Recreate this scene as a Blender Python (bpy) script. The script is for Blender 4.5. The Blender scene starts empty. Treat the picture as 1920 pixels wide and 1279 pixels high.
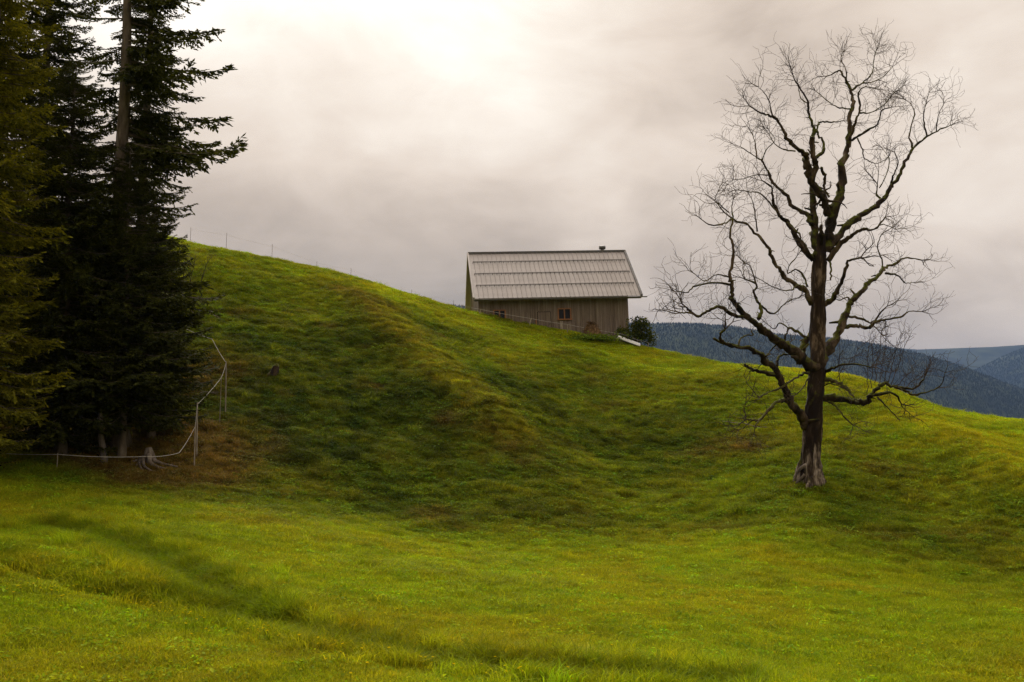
import bpy, math, random
import numpy as np
from mathutils import Vector, Matrix

# ------------------------------------------------------------------ camera
F = 1867.0                       # focal length in photograph pixels (1920 wide)
PITCH = math.radians(4.9)
sc = bpy.context.scene
cam_d = bpy.data.cameras.new("camera"); cam = bpy.data.objects.new("camera", cam_d)
sc.collection.objects.link(cam); sc.camera = cam
cam_d.sensor_width = 36.0; cam_d.lens = F / 1920 * 36.0
cam_d.clip_start = 0.1; cam_d.clip_end = 60000
cam.location = (0, 0, 0); cam.rotation_euler = (math.pi / 2 + PITCH, 0, 0)

def ray(u, v):
    x = (u - 960) / F; zc = (639.5 - v) / F
    return (x, math.cos(PITCH) - zc * math.sin(PITCH), math.sin(PITCH) + zc * math.cos(PITCH))
def P(u, v, Y):
    """the point of the place seen at (u, v) of the photograph, Y metres ahead of the camera"""
    d = ray(u, v); t = Y / d[1]
    return np.array((d[0] * t, Y, d[2] * t))

# ------------------------------------------------------------------ world: overcast sky
SUN_AZ, SUN_EL = math.radians(-9.0), math.radians(37.0)     # azimuth from +Y towards +X
sun_dir = Vector((math.sin(SUN_AZ) * math.cos(SUN_EL), math.cos(SUN_AZ) * math.cos(SUN_EL), math.sin(SUN_EL)))
world = bpy.data.worlds.new("World"); sc.world = world; world.use_nodes = True
nt = world.node_tree; nt.nodes.clear()
def N(tree, typ, **kw):
    n = tree.nodes.new(typ)
    for k, val in kw.items():
        if k == 'inp':
            for i, x in val.items(): n.inputs[i].default_value = x
        else: setattr(n, k, val)
    return n
def math_node(tree, op, a, b=None, c=None, clamp=False):
    n = tree.nodes.new('ShaderNodeMath'); n.operation = op; n.use_clamp = clamp
    for i, x in enumerate((a, b, c)):
        if x is None: continue
        if isinstance(x, (int, float)): n.inputs[i].default_value = x
        else: tree.links.new(x, n.inputs[i])
    return n.outputs[0]
def ramp(tree, fac, stops, interp='LINEAR'):
    n = tree.nodes.new('ShaderNodeValToRGB'); cr = n.color_ramp; cr.interpolation = interp
    while len(cr.elements) < len(stops): cr.elements.new(0.5)
    for e, (p, c) in zip(cr.elements, stops):
        e.position = p; e.color = (*c, 1) if len(c) == 3 else c
    tree.links.new(fac, n.inputs[0]); return n.outputs[0]
def mixc(tree, fac, a, b, blend='MIX'):
    n = tree.nodes.new('ShaderNodeMix'); n.data_type = 'RGBA'; n.blend_type = blend
    for i, x in ((0, fac), (6, a), (7, b)):
        if isinstance(x, (int, float)): n.inputs[i].default_value = x
        elif isinstance(x, tuple): n.inputs[i].default_value = (*x, 1) if len(x) == 3 else x
        else: tree.links.new(x, n.inputs[i])
    return n.outputs[2]

tc = N(nt, 'ShaderNodeTexCoord')
nrm = N(nt, 'ShaderNodeVectorMath', operation='NORMALIZE'); nt.links.new(tc.outputs['Generated'], nrm.inputs[0])
sep = N(nt, 'ShaderNodeSeparateXYZ'); nt.links.new(nrm.outputs[0], sep.inputs[0])
elev = math_node(nt, 'MAXIMUM', sep.outputs[2], 0.0)
# cloud deck: the direction projected on a curved layer overhead, so clouds flatten towards the horizon
comb = N(nt, 'ShaderNodeVectorMath', operation='MULTIPLY'); nt.links.new(nrm.outputs[0], comb.inputs[0]); comb.inputs[1].default_value = (1.0, 1.0, 1.9)
def noise_world(scale, detail, rough, off, dist=0.0):
    mp = N(nt, 'ShaderNodeMapping'); mp.inputs['Location'].default_value = off
    nt.links.new(comb.outputs[0], mp.inputs[0])
    n = N(nt, 'ShaderNodeTexNoise'); n.inputs['Scale'].default_value = scale; n.inputs['Detail'].default_value = detail
    n.inputs['Roughness'].default_value = rough; n.inputs['Distortion'].default_value = dist
    nt.links.new(mp.outputs[0], n.inputs['Vector']); return n.outputs[0]
n1 = noise_world(3.0, 6, 0.5, (3.1, 1.7, 0.4), 0.5)
n2 = noise_world(9.0, 5, 0.55, (7.3, 2.2, 1.9), 0.6)
def lobe(u, v, sharp, amp):
    d = Vector(ray(u, v)).normalized()
    n = N(nt, 'ShaderNodeVectorMath', operation='DOT_PRODUCT'); nt.links.new(nrm.outputs[0], n.inputs[0]); n.inputs[1].default_value = d
    e = math_node(nt, 'EXPONENT', math_node(nt, 'MULTIPLY', math_node(nt, 'SUBTRACT', n.outputs['Value'], 1.0), sharp))
    return math_node(nt, 'MULTIPLY', e, amp)
val = math_node(nt, 'MULTIPLY', math_node(nt, 'SUBTRACT', n1, 0.5), 0.62)
val = math_node(nt, 'ADD', val, math_node(nt, 'MULTIPLY', math_node(nt, 'SUBTRACT', n2, 0.5), 0.26))
# CIE-like overcast gradient: brighter towards the zenith
val = math_node(nt, 'ADD', val, math_node(nt, 'MULTIPLY_ADD', elev, 0.62, 0.40))
# thin places and thick banks of the cloud deck in the part of the sky in view
for L in ((520, -10, 45, .34), (980, 190, 90, .14), (1840, 250, 130, .12), (520, 440, 90, -.20), (900, 440, 160, -.10), (1560, 10, 160, -.12)):
    val = math_node(nt, 'ADD', val, lobe(*L))
cloud = ramp(nt, val, [(0.10, (.19, .152, .112)), (0.34, (.345, .280, .205)), (0.50, (.58, .472, .366)), (0.66, (.83, .70, .57)),
                       (0.84, (1.04, .93, .80)), (1.05, (1.28, 1.18, 1.05))])
sky = N(nt, 'ShaderNodeTexSky', sky_type='NISHITA'); sky.sun_disc = False
sky.sun_elevation = SUN_EL; sky.sun_rotation = SUN_AZ
skys = N(nt, 'ShaderNodeVectorMath', operation='SCALE'); nt.links.new(sky.outputs[0], skys.inputs[0]); skys.inputs['Scale'].default_value = 0.10
col = mixc(nt, 0.955, skys.outputs[0], cloud)
bg = N(nt, 'ShaderNodeBackground'); nt.links.new(col, bg.inputs[0]); bg.inputs[1].default_value = 0.365
out = N(nt, 'ShaderNodeOutputWorld'); nt.links.new(bg.outputs[0], out.inputs[0])

sun_d = bpy.data.lights.new("sun", 'SUN'); sun = bpy.data.objects.new("sun", sun_d); sc.collection.objects.link(sun)
sun_d.energy = 1.5; sun_d.angle = math.radians(32); sun_d.color = (1.0, 0.93, 0.82)
sun.rotation_euler = (-sun_dir).to_track_quat('-Z', 'Y').to_euler()

vs = sc.view_settings; vs.view_transform = 'Standard'; vs.look = 'None'; vs.gamma = 1.0; vs.use_curve_mapping = False
vs.exposure = 1.5
sc.cycles.max_bounces = 5; sc.cycles.use_adaptive_sampling = True; sc.cycles.adaptive_threshold = 0.012; sc.cycles.transparent_max_bounces = 8; sc.cycles.diffuse_bounces = 2
sc.cycles.volume_bounces = 0; sc.cycles.use_denoising = True; sc.cycles.denoiser = 'OPENIMAGEDENOISE'; sc.cycles.denoising_input_passes = 'RGB_ALBEDO_NORMAL'; sc.cycles.denoising_prefilter = 'NONE'

# ------------------------------------------------------------------ helpers
RNG = np.random.default_rng(11); random.seed(5)
C = sc.collection
class MB:
    """collects vertices and faces; build() links them as one mesh object"""
    def __init__(s): s.v = []; s.f = []; s.n = 0; s.m = []
    def add(s, verts, faces, mi=0):
        verts = np.asarray(verts, float).reshape(-1, 3)
        s.v.append(verts); s.f.extend([tuple(i + s.n for i in f) for f in faces]); s.m.extend([mi] * len(faces)); s.n += len(verts)
    def box(s, c, d, R=None, mi=0):
        c = np.array(c, float); d = np.array(d, float) / 2
        k = np.array([(x, y, z) for x in (-1, 1) for y in (-1, 1) for z in (-1, 1)], float) * d
        if R is not None: k = k @ np.array(R).T
        s.add(k + c, [(0, 1, 3, 2), (4, 6, 7, 5), (0, 4, 5, 1), (2, 3, 7, 6), (0, 2, 6, 4), (1, 5, 7, 3)], mi)
    def tube(s, pts, rad, n=6, cap=True, mi=0, wob=None):
        pts = np.asarray(pts, float); rad = np.broadcast_to(np.asarray(rad, float), (len(pts),))
        T = np.gradient(pts, axis=0); T /= np.linalg.norm(T, axis=1)[:, None] + 1e-9
        a = np.array((0, 0, 1.0)) if abs(T[0][2]) < .9 else np.array((1.0, 0, 0))
        u = np.cross(T[0], a); u /= np.linalg.norm(u); rings = []
        ang = np.linspace(0, 2 * np.pi, n, endpoint=False)
        for i in range(len(pts)):
            u = u - T[i] * np.dot(u, T[i]); u /= np.linalg.norm(u) + 1e-9
            w = np.cross(T[i], u)
            r = rad[i] * (np.ones(n) if wob is None else wob(i, ang))
            rings.append(pts[i] + (np.cos(ang) * r)[:, None] * u + (np.sin(ang) * r)[:, None] * w)
        fs = []
        for i in range(len(pts) - 1):
            for j in range(n):
                k = (j + 1) % n
                fs.append((i * n + j, i * n + k, (i + 1) * n + k, (i + 1) * n + j))
        if cap: fs.append(tuple(range(n))[::-1]); fs.append(tuple((len(pts) - 1) * n + j for j in range(n)))
        s.add(np.concatenate(rings), fs, mi)
    def mesh(s, name, mats, smooth=False):
        me = bpy.data.meshes.new(name)
        v = np.concatenate(s.v) if s.v else np.zeros((0, 3))
        me.from_pydata(v.tolist(), [], s.f)
        for m in (mats if isinstance(mats, (list, tuple)) else [mats]): me.materials.append(m)
        if any(s.m): me.polygons.foreach_set('material_index', s.m)
        if smooth: me.polygons.foreach_set('use_smooth', [True] * len(me.polygons))
        me.update(); return me
    def build(s, name, mats, parent=None, smooth=False):
        return link(name, s.mesh(name, mats, smooth), parent)
def link(name, me, parent=None):
    o = bpy.data.objects.new(name, me); C.objects.link(o)
    if parent is not None: o.parent = parent
    return o
def fast_mesh(name, verts, faces, mat, smooth=False):
    """faces: int array (n, k)"""
    me = bpy.data.meshes.new(name); nv, nf, k = len(verts), len(faces), faces.shape[1]
    me.vertices.add(nv); me.vertices.foreach_set('co', np.asarray(verts, np.float32).ravel())
    me.loops.add(nf * k); me.loops.foreach_set('vertex_index', faces.astype(np.int32).ravel())
    me.polygons.add(nf); me.polygons.foreach_set('loop_start', np.arange(nf, dtype=np.int32) * k)
    me.polygons.foreach_set('use_smooth', np.full(nf, smooth))
    me.update(calc_edges=True); me.materials.append(mat); return me
def empty(name, loc=(0, 0, 0), rot=(0, 0, 0)):
    o = bpy.data.objects.new(name, None); C.objects.link(o); o.location = loc; o.rotation_euler = rot
    o.empty_display_size = 0.1; return o
def tag(o, label=None, cat=None, group=None, kind=None):
    for k, x in (('label', label), ('category', cat), ('group', group), ('kind', kind)):
        if x: o[k] = x
    return o

def vnoise(x, y, seed=0):
    """vectorised 2-D gradient-free value noise, smooth, range about -1..1"""
    xi = np.floor(x).astype(np.int64); yi = np.floor(y).astype(np.int64); fx = x - xi; fy = y - yi
    fx = fx * fx * fx * (fx * (fx * 6 - 15) + 10); fy = fy * fy * fy * (fy * (fy * 6 - 15) + 10)
    def h(a, b):
        n = (a * 374761393 + b * 668265263 + seed * 974711) & 0xffffffff
        n = ((n ^ (n >> 13)) * 1274126177) & 0xffffffff
        return ((n ^ (n >> 16)) & 0xffff) / 32767.5 - 1
    return (h(xi, yi) * (1 - fx) + h(xi + 1, yi) * fx) * (1 - fy) + (h(xi, yi + 1) * (1 - fx) + h(xi + 1, yi + 1) * fx) * fy
def fbm(x, y, oct=4, seed=0, gain=.5):
    s = 0; a = 1; t = 0
    for i in range(oct):
        s = s + a * vnoise(x * 2 ** i + 17.3 * i, y * 2 ** i - 9.1 * i, seed + i); t += a; a *= gain
    return s / t
def sstep(a, b, x):
    t = np.clip((x - a) / (b - a), 0, 1); return t * t * (3 - 2 * t)

# ------------------------------------------------------------------ materials
def new_mat(name):
    m = bpy.data.materials.new(name); m.use_nodes = True; t = m.node_tree; t.nodes.clear()
    o = N(t, 'ShaderNodeOutputMaterial'); return m, t, o
def surf_mat(name, stops, scale=4.0, detail=6, rough=0.85, spec=0.25, stretch=(1, 1, 1), bump=0.0, bscale=None, coord='Object', metallic=0.0, dist=0.0):
    m, t, o = new_mat(name)
    tcn = N(t, 'ShaderNodeTexCoord'); mp = N(t, 'ShaderNodeMapping'); mp.inputs['Scale'].default_value = stretch
    t.links.new(tcn.outputs[coord], mp.inputs[0])
    no = N(t, 'ShaderNodeTexNoise'); no.inputs['Scale'].default_value = scale; no.inputs['Detail'].default_value = detail
    no.inputs['Roughness'].default_value = .62; no.inputs['Distortion'].default_value = dist
    t.links.new(mp.outputs[0], no.inputs['Vector'])
    oi = N(t, 'ShaderNodeObjectInfo')
    fac = math_node(t, 'ADD', no.outputs[0], math_node(t, 'MULTIPLY', math_node(t, 'SUBTRACT', oi.outputs['Random'], .5), .16))
    c = ramp(t, fac, stops)
    b = N(t, 'ShaderNodeBsdfPrincipled'); t.links.new(c, b.inputs['Base Color'])
    b.inputs['Roughness'].default_value = rough; b.inputs['Specular IOR Level'].default_value = spec; b.inputs['Metallic'].default_value = metallic
    if bump:
        n2 = N(t, 'ShaderNodeTexNoise'); n2.inputs['Scale'].default_value = bscale or scale * 3; n2.inputs['Detail'].default_value = 5
        t.links.new(mp.outputs[0], n2.inputs['Vector'])
        bp = N(t, 'ShaderNodeBump'); bp.inputs['Strength'].default_value = bump; bp.inputs['Distance'].default_value = .05
        t.links.new(n2.outputs[0], bp.inputs['Height']); t.links.new(bp.outputs[0], b.inputs['Normal'])
    t.links.new(b.outputs[0], o.inputs[0]); return m
def leaf_shader(t, o, colsock, trans=.35, rough=.7, spec=.04, tcol=(1.25, 1.15, .5)):
    d = N(t, 'ShaderNodeBsdfPrincipled'); t.links.new(colsock, d.inputs['Base Color'])
    d.inputs['Roughness'].default_value = rough; d.inputs['Specular IOR Level'].default_value = spec
    tr = N(t, 'ShaderNodeBsdfTranslucent'); t.links.new(mixc(t, 1.0, colsock, tcol, 'MULTIPLY'), tr.inputs[0])
    mx = N(t, 'ShaderNodeMixShader'); mx.inputs[0].default_value = trans
    t.links.new(d.outputs[0], mx.inputs[1]); t.links.new(tr.outputs[0], mx.inputs[2]); t.links.new(mx.outputs[0], o.inputs[0])
def leaf_mat(name, stops, trans=.35, scale=1.5, rough=.8):
    m, t, o = new_mat(name); g = N(t, 'ShaderNodeNewGeometry')
    no = N(t, 'ShaderNodeTexNoise'); no.inputs['Scale'].default_value = scale; no.inputs['Detail'].default_value = 4
    t.links.new(g.outputs['Position'], no.inputs['Vector'])
    fac = math_node(t, 'ADD', math_node(t, 'MULTIPLY', no.outputs[0], .6), math_node(t, 'MULTIPLY', g.outputs['Random Per Island'], .4))
    leaf_shader(t, o, ramp(t, fac, stops), trans, rough); return m

M = {}
M['bark'] = surf_mat('dead_bark', [(.38, (.012, .008, .005)), (.50, (.035, .022, .013)), (.60, (.09, .06, .037)), (.72, (.20, .15, .10))], 2.2, 8, .9, .15, (1, 1, .35), .9, 9)
M['twig'] = surf_mat('twig_bark', [(.3, (.03, .02, .014)), (.7, (.085, .06, .042))], 3, 4, .9, .1)
M['old_wood'] = surf_mat('weathered_root_wood', [(.3, (.06, .045, .033)), (.5, (.16, .125, .095)), (.7, (.30, .25, .20))], 5, 7, .9, .15, (1, 1, .3), .7, 20)
M['spruce_bark'] = surf_mat('spruce_bark', [(.3, (.06, .045, .030)), (.55, (.14, .11, .078)), (.75, (.24, .195, .15))], 5, 7, .95, .1, (1, 1, .3), .8, 16)
M['plank'] = surf_mat('weathered_plank', [(.25, (.09, .064, .044)), (.5, (.165, .125, .092)), (.72, (.27, .215, .165))], 3.0, 6, .85, .15, (6, 6, .22), .25, 18)
M['plank_lt'] = surf_mat('door_plank', [(.25, (.12, .088, .062)), (.5, (.175, .132, .098)), (.72, (.24, .19, .145))], 3.0, 6, .85, .15, (6, 6, .22), .25, 18)
M['frame'] = surf_mat('window_frame_wood', [(.3, (.20, .085, .035)), (.7, (.32, .15, .06))], 6, 4, .7, .2, (4, 4, .5))
M['tin'] = surf_mat('roof_sheet', [(.3, (.33, .285, .265)), (.7, (.44, .385, .36))], 1.2, 5, .42, .5, (1, 1, 1), .03, 3)
M['dark_metal'] = surf_mat('dark_flashing', [(.3, (.05, .045, .043)), (.7, (.10, .09, .085))], 4, 4, .45, .4)
M['grey_metal'] = surf_mat('galvanised_rail', [(.3, (.10, .09, .085)), (.7, (.17, .155, .145))], 4, 4, .45, .4)
M['void'] = surf_mat('dark_interior', [(.3, (.006, .005, .005)), (.7, (.01, .009, .008))], 2, 2, .9, .05)
M['plaster'] = surf_mat('pale_foundation', [(.3, (.40, .37, .34)), (.7, (.6, .57, .53))], 4, 5, .9, .1)
M['white'] = surf_mat('white_plastic', [(.3, (.62, .60, .58)), (.7, (.78, .76, .74))], 3, 5, .5, .3)
M['tape'] = surf_mat('fence_tape', [(.3, (.26, .235, .20)), (.7, (.48, .44, .38))], 9, 3, .6, .2)
M['post'] = surf_mat('fence_post_wood', [(.3, (.20, .155, .11)), (.7, (.42, .36, .28))], 7, 5, .85, .1, (3, 3, .5))
M['post_dark'] = surf_mat('grey_stem_bark', [(.3, (.07, .055, .042)), (.7, (.17, .14, .11))], 7, 5, .9, .1, (3, 3, .5))
M['trunk'] = surf_mat('dead_trunk_bark', [(.40, (.014, .008, .005)), (.49, (.035, .022, .013)), (.54, (.13, .09, .058)), (.66, (.28, .215, .155))], 1.6, 9, .9, .15, (1, 1, .28), .9, 9, dist=.4)
M['straw'] = surf_mat('dung_straw', [(.3, (.05, .026, .011)), (.5, (.12, .07, .032)), (.75, (.27, .18, .09))], 7, 8, .95, .05, (1, 1, 1), .9, 22)
M['litter'] = surf_mat('needle_litter', [(.3, (.035, .018, .010)), (.7, (.10, .055, .03))], 9, 6, .95, .05)
g, t, o = new_mat('window_glass')
b = N(t, 'ShaderNodeBsdfPrincipled'); b.inputs['Base Color'].default_value = (.012, .012, .014, 1); b.inputs['Roughness'].default_value = .12
b.inputs['Specular IOR Level'].default_value = .18; t.links.new(b.outputs[0], o.inputs[0]); M['glass'] = g
M['needle_dark'] = leaf_mat('spruce_needles', [(.25, (.018, .022, .006)), (.5, (.044, .050, .011)), (.75, (.095, .098, .016))], .2, .9)
M['needle_gold'] = leaf_mat('yellowish_needles', [(.25, (.06, .064, .008)), (.5, (.15, .148, .012)), (.78, (.31, .265, .018))], .3, .9)
M['bush'] = leaf_mat('bush_leaves', [(.25, (.022, .032, .006)), (.55, (.05, .066, .010)), (.78, (.16, .14, .016))], .3, 2.0)
M['weed'] = leaf_mat('weed_leaves', [(.25, (.07, .11, .010)), (.6, (.13, .19, .014)), (.85, (.22, .27, .02))], .3, 2.0)

# moss on bark: real growth on the upper sides, broken by noise
def add_moss(m, amount):
    t = m.node_tree; b = [n for n in t.nodes if n.type == 'BSDF_PRINCIPLED'][0]; src = b.inputs['Base Color'].links[0].from_socket
    g = N(t, 'ShaderNodeNewGeometry'); s = N(t, 'ShaderNodeSeparateXYZ'); t.links.new(g.outputs['Normal'], s.inputs[0])
    no = N(t, 'ShaderNodeTexNoise'); no.inputs['Scale'].default_value = 1.7; no.inputs['Detail'].default_value = 6; t.links.new(g.outputs['Position'], no.inputs['Vector'])
    f = math_node(t, 'ADD', math_node(t, 'MULTIPLY', s.outputs[2], .30), math_node(t, 'SUBTRACT', no.outputs[0], .5 + (1 - amount) * .3))
    f = math_node(t, 'MULTIPLY', f, 9.0, clamp=True)
    n2 = N(t, 'ShaderNodeTexNoise'); n2.inputs['Scale'].default_value = 14; t.links.new(g.outputs['Position'], n2.inputs['Vector'])
    mossc = ramp(t, n2.outputs[0], [(.3, (.030, .032, .005)), (.7, (.10, .10, .012))])
    t.links.new(mixc(t, f, src, mossc), b.inputs['Base Color'])
add_moss(M['bark'], .85); add_moss(M['trunk'], .45)
t = M['trunk'].node_tree; b = [n for n in t.nodes if n.type == 'BSDF_PRINCIPLED'][0]; src = b.inputs['Base Color'].links[0].from_socket   # the foot has lost its bark
to = N(t, 'ShaderNodeTexCoord'); so = N(t, 'ShaderNodeSeparateXYZ'); t.links.new(to.outputs['Object'], so.inputs[0])
mp = N(t, 'ShaderNodeMapping'); mp.inputs['Scale'].default_value = (1, 1, .25); t.links.new(to.outputs['Object'], mp.inputs[0])
no = N(t, 'ShaderNodeTexNoise'); no.inputs['Scale'].default_value = 3.2; no.inputs['Detail'].default_value = 5; t.links.new(mp.outputs[0], no.inputs['Vector'])
n3 = N(t, 'ShaderNodeTexNoise'); n3.inputs['Scale'].default_value = 9; n3.inputs['Detail'].default_value = 6; t.links.new(mp.outputs[0], n3.inputs['Vector'])
ff = math_node(t, 'MULTIPLY', math_node(t, 'SUBTRACT', math_node(t, 'MULTIPLY_ADD', no.outputs[0], 8.5, -2.9), so.outputs[2]), 1.3, clamp=True)
t.links.new(mixc(t, ff, src, ramp(t, n3.outputs[0], [(.38, (.035, .024, .016)), (.5, (.13, .096, .068)), (.64, (.29, .23, .175))])), b.inputs['Base Color'])

# ------------------------------------------------------------------ terrain
# (u, v, Y, roughness of the growth 0 = mown meadow .. 1 = steep unmown bank)
CP = []
def cps(r, *a):
    for p in a: CP.append((*p, r))
crest = [(345, 446, 66), (450, 467, 68), (600, 500, 70), (720, 535, 69), (800, 560, 68), (900, 588, 66), (1000, 612, 65), (1100, 632, 64),
         (1200, 650, 63), (1300, 668, 62), (1400, 680, 61), (1500, 688, 60), (1600, 701, 58.5), (1700, 738, 56), (1800, 768, 54), (1920, 783, 52)]
cps(.12, *crest)
cps(.5, (150, 410, 64), (0, 385, 62), (-300, 340, 60))
cps(0, (0, 882, 32), (200, 905, 33)); cps(.4, (350, 915, 34), (500, 935, 34.5), (700, 975, 34.5), (960, 1005, 34), (1200, 1012, 34), (1350, 990, 35))
cps(1, (100, 860, 34.5), (250, 860, 36), (400, 850, 37.5), (600, 880, 38), (800, 920, 38), (1000, 930, 38), (400, 750, 43), (600, 770, 44), (800, 810, 43.5),
    (960, 850, 42.5), (400, 650, 49), (600, 660, 51), (720, 690, 50.5), (200, 750, 42), (0, 750, 40), (200, 600, 51), (0, 600, 49))
cps(.8, (400, 550, 57), (600, 580, 58.5), (690, 600, 57)); cps(.3, (500, 500, 64.5), (400, 485, 62.5))
cps(.75, (680, 570, 60), (760, 640, 54.5), (840, 710, 49.8)); cps(.6, (930, 780, 45.8), (1030, 860, 42))
cps(.85, (850, 640, 58.5), (950, 700, 54.5), (1050, 780, 49.5)); cps(.2, (1130, 860, 44.8), (1200, 920, 41))
cps(.45, (900, 622, 63), (1000, 660, 60)); cps(.6, (1100, 700, 57.5), (1200, 740, 54.5)); cps(.1, (1300, 700, 59), (1100, 655, 62.2), (1500, 720, 56))
cps(.9, (1300, 780, 50), (1250, 840, 46.2), (1350, 850, 44.5), (1400, 770, 51), (1450, 830, 45.4)); cps(.5, (1400, 900, 40), (1300, 940, 38.5), (1550, 780, 50))
cps(.35, (1525, 908, 38), (1450, 930, 37), (1600, 885, 39.5), (1570, 850, 42))
cps(.12, (1640, 750, 52.5), (1700, 785, 48.5), (1800, 828, 43), (1900, 888, 38), (1920, 865, 40), (1800, 800, 47), (1900, 822, 45))
cps(.75, (1650, 870, 41), (1750, 900, 38.6), (1850, 960, 34.6), (1700, 960, 35.6), (1600, 940, 36.6), (1800, 1020, 31.3), (1920, 1010, 31.5))
cps(.3, (1560, 960, 34.7), (1650, 1010, 32), (1750, 1050, 29.6), (1900, 1078, 27.6))
cps(0, (1500, 1000, 32), (1300, 1050, 29), (1500, 1060, 28), (1700, 1100, 26), (1900, 1130, 24), (1000, 1060, 29), (800, 1030, 29.5), (600, 990, 30),
    (400, 960, 29.5), (200, 950, 28.5), (0, 930, 28), (0, 1000, 22.5), (200, 1020, 22), (400, 1060, 21.2), (600, 1090, 21), (900, 1130, 20.5),
    (1200, 1150, 20.3), (1500, 1160, 20.3), (1900, 1200, 18.6), (0, 1060, 18), (400, 1140, 16.8), (600, 1185, 15.6), (900, 1240, 14.2), (1200, 1262, 13.8),
    (0, 1180, 13.4), (300, 1220, 12.9), (700, 1262, 12.8), (0, 1279, 11.2), (960, 1290, 12.4), (1500, 1279, 14.2), (1920, 1279, 15))
W = [P(*c[:3]) for c in CP]; WR = [c[3] for c in CP]
for (u, v, Y) in crest:                                   # the ground falls away behind the crest
    p = P(u, v, Y)
    if 850 < u < 1250: continue
    W.append(p + (p[0] / Y * 14, 14, -1.2)); WR.append(.1); W.append(p + (p[0] / Y * 36, 36, -6.5)); WR.append(.1)
for (u, v, Y, dz) in ((900, 590, 72, 0), (1050, 620, 72.5, 0), (1180, 650, 73, 0), (1260, 672, 73, -.3), (900, 590, 72, 1), (1050, 620, 72.5, 1), (1180, 648, 73, 1)):
    p = P(u, v, Y) + ((0, 0, 0) if dz <= 0 else (0, 12, -.4)); W.append(p); WR.append(.15)
    if dz == 1: W.append(p + (0, 24, -6)); WR.append(.15)
for q in ((0, 0, -1.9), (-15, 2, -1.2), (16, 2, -3.4), (0, -25, 0), (-40, -10, 1), (40, -10, -3), (-34, 18, 0), (-40, 40, 4), (-60, 60, 14), (40, 25, -2.5), (50, 40, -1), (62, 60, -3)):
    W.append(np.array(q, float)); WR.append(0.2)
W = np.array(W); WR = np.array(WR)
def tps_fit(xy, z, lam):
    n = len(xy); d = np.linalg.norm(xy[:, None] - xy[None], axis=2); K = d * d * np.log(d + 1e-9)
    Pm = np.c_[np.ones(n), xy]; A = np.zeros((n + 3, n + 3)); A[:n, :n] = K + lam * np.eye(n); A[:n, n:] = Pm; A[n:, :n] = Pm.T
    return np.linalg.solve(A, np.r_[z, 0, 0, 0])
S = 20.0
def tps_eval(x, y):
    x = np.asarray(x, float).ravel() / S; y = np.asarray(y, float).ravel() / S; r = np.zeros(len(x)); n = len(W)
    for i in range(n):
        d2 = (x - W[i, 0] / S) ** 2 + (y - W[i, 1] / S) ** 2
        r += coef[i] * .5 * d2 * np.log(d2 + 1e-12)
    return r + coef[n] + coef[n + 1] * x + coef[n + 2] * y
# settle the crest so that the hill's skyline runs where the photograph has it
behind = {}
for j, (u, v, Y) in enumerate(crest):
    p = P(u, v, Y); behind[j] = [j] + [i for i in range(len(CP), len(W)) if abs(W[i, 0] / W[i, 1] - p[0] / Y) < 1e-6]
for it in range(7):
    coef = tps_fit(W[:, :2] / S, W[:, 2], .0015)
    if it == 6: break
    for j, (u, v, Y) in enumerate(crest):
        dx, dy, dz = ray(u, v + 5); ys = np.arange(45, 96, .75); el = (tps_eval(dx / dy * ys, ys) / ys).max()
        for i in behind[j]: W[i, 2] += .8 * (dz / dy - el) * Y
def rough_at(x, y):
    num = np.zeros(len(x)); den = np.full(len(x), 1e-9)
    for i in range(len(W)):
        s = .09 * max(W[i, 1], 15)
        w = np.exp(-((x - W[i, 0]) ** 2 + (y - W[i, 1]) ** 2) / (2 * s * s)) + 1e-7
        num += w * WR[i]; den += w
    return num / den
def poly_dist(x, y, pts):
    pts = np.array([p[:2] for p in pts]); best = np.full(len(x), 1e9); par = np.zeros(len(x))
    for k in range(len(pts) - 1):
        a, b = pts[k], pts[k + 1]; ab = b - a
        t = np.clip(((x - a[0]) * ab[0] + (y - a[1]) * ab[1]) / (ab @ ab), 0, 1)
        d = np.hypot(x - a[0] - t * ab[0], y - a[1] - t * ab[1]); m = d < best
        best = np.where(m, d, best); par = np.where(m, (k + t) / (len(pts) - 1), par)
    return best, par
DITCH1 = [P(*p) for p in ((90, 970, 24), (220, 992, 22.3), (330, 1050, 19.8), (420, 1118, 17.4), (520, 1165, 16.1), (700, 1216, 14.8), (900, 1250, 14), (1100, 1264, 13.8), (1320, 1272, 13.7))]
DITCH2 = [P(*p) for p in ((-120, 1035, 18.9), (60, 1070, 17.7), (160, 1095, 17.2), (260, 1118, 17), (400, 1140, 16.7))]
SPUR = [P(*p) for p in ((640, 540, 63), (680, 570, 60), (760, 640, 54.5), (840, 710, 49.8), (930, 780, 45.8), (1030, 860, 42))]
SPUR2 = [P(*p) for p in ((1610, 738, 54), (1640, 750, 52.5), (1700, 785, 48.5), (1800, 828, 43), (1900, 888, 38), (1960, 930, 35.5))]
XLO, XHI, YLO, YHI = -58, 62, -28, 108
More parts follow.
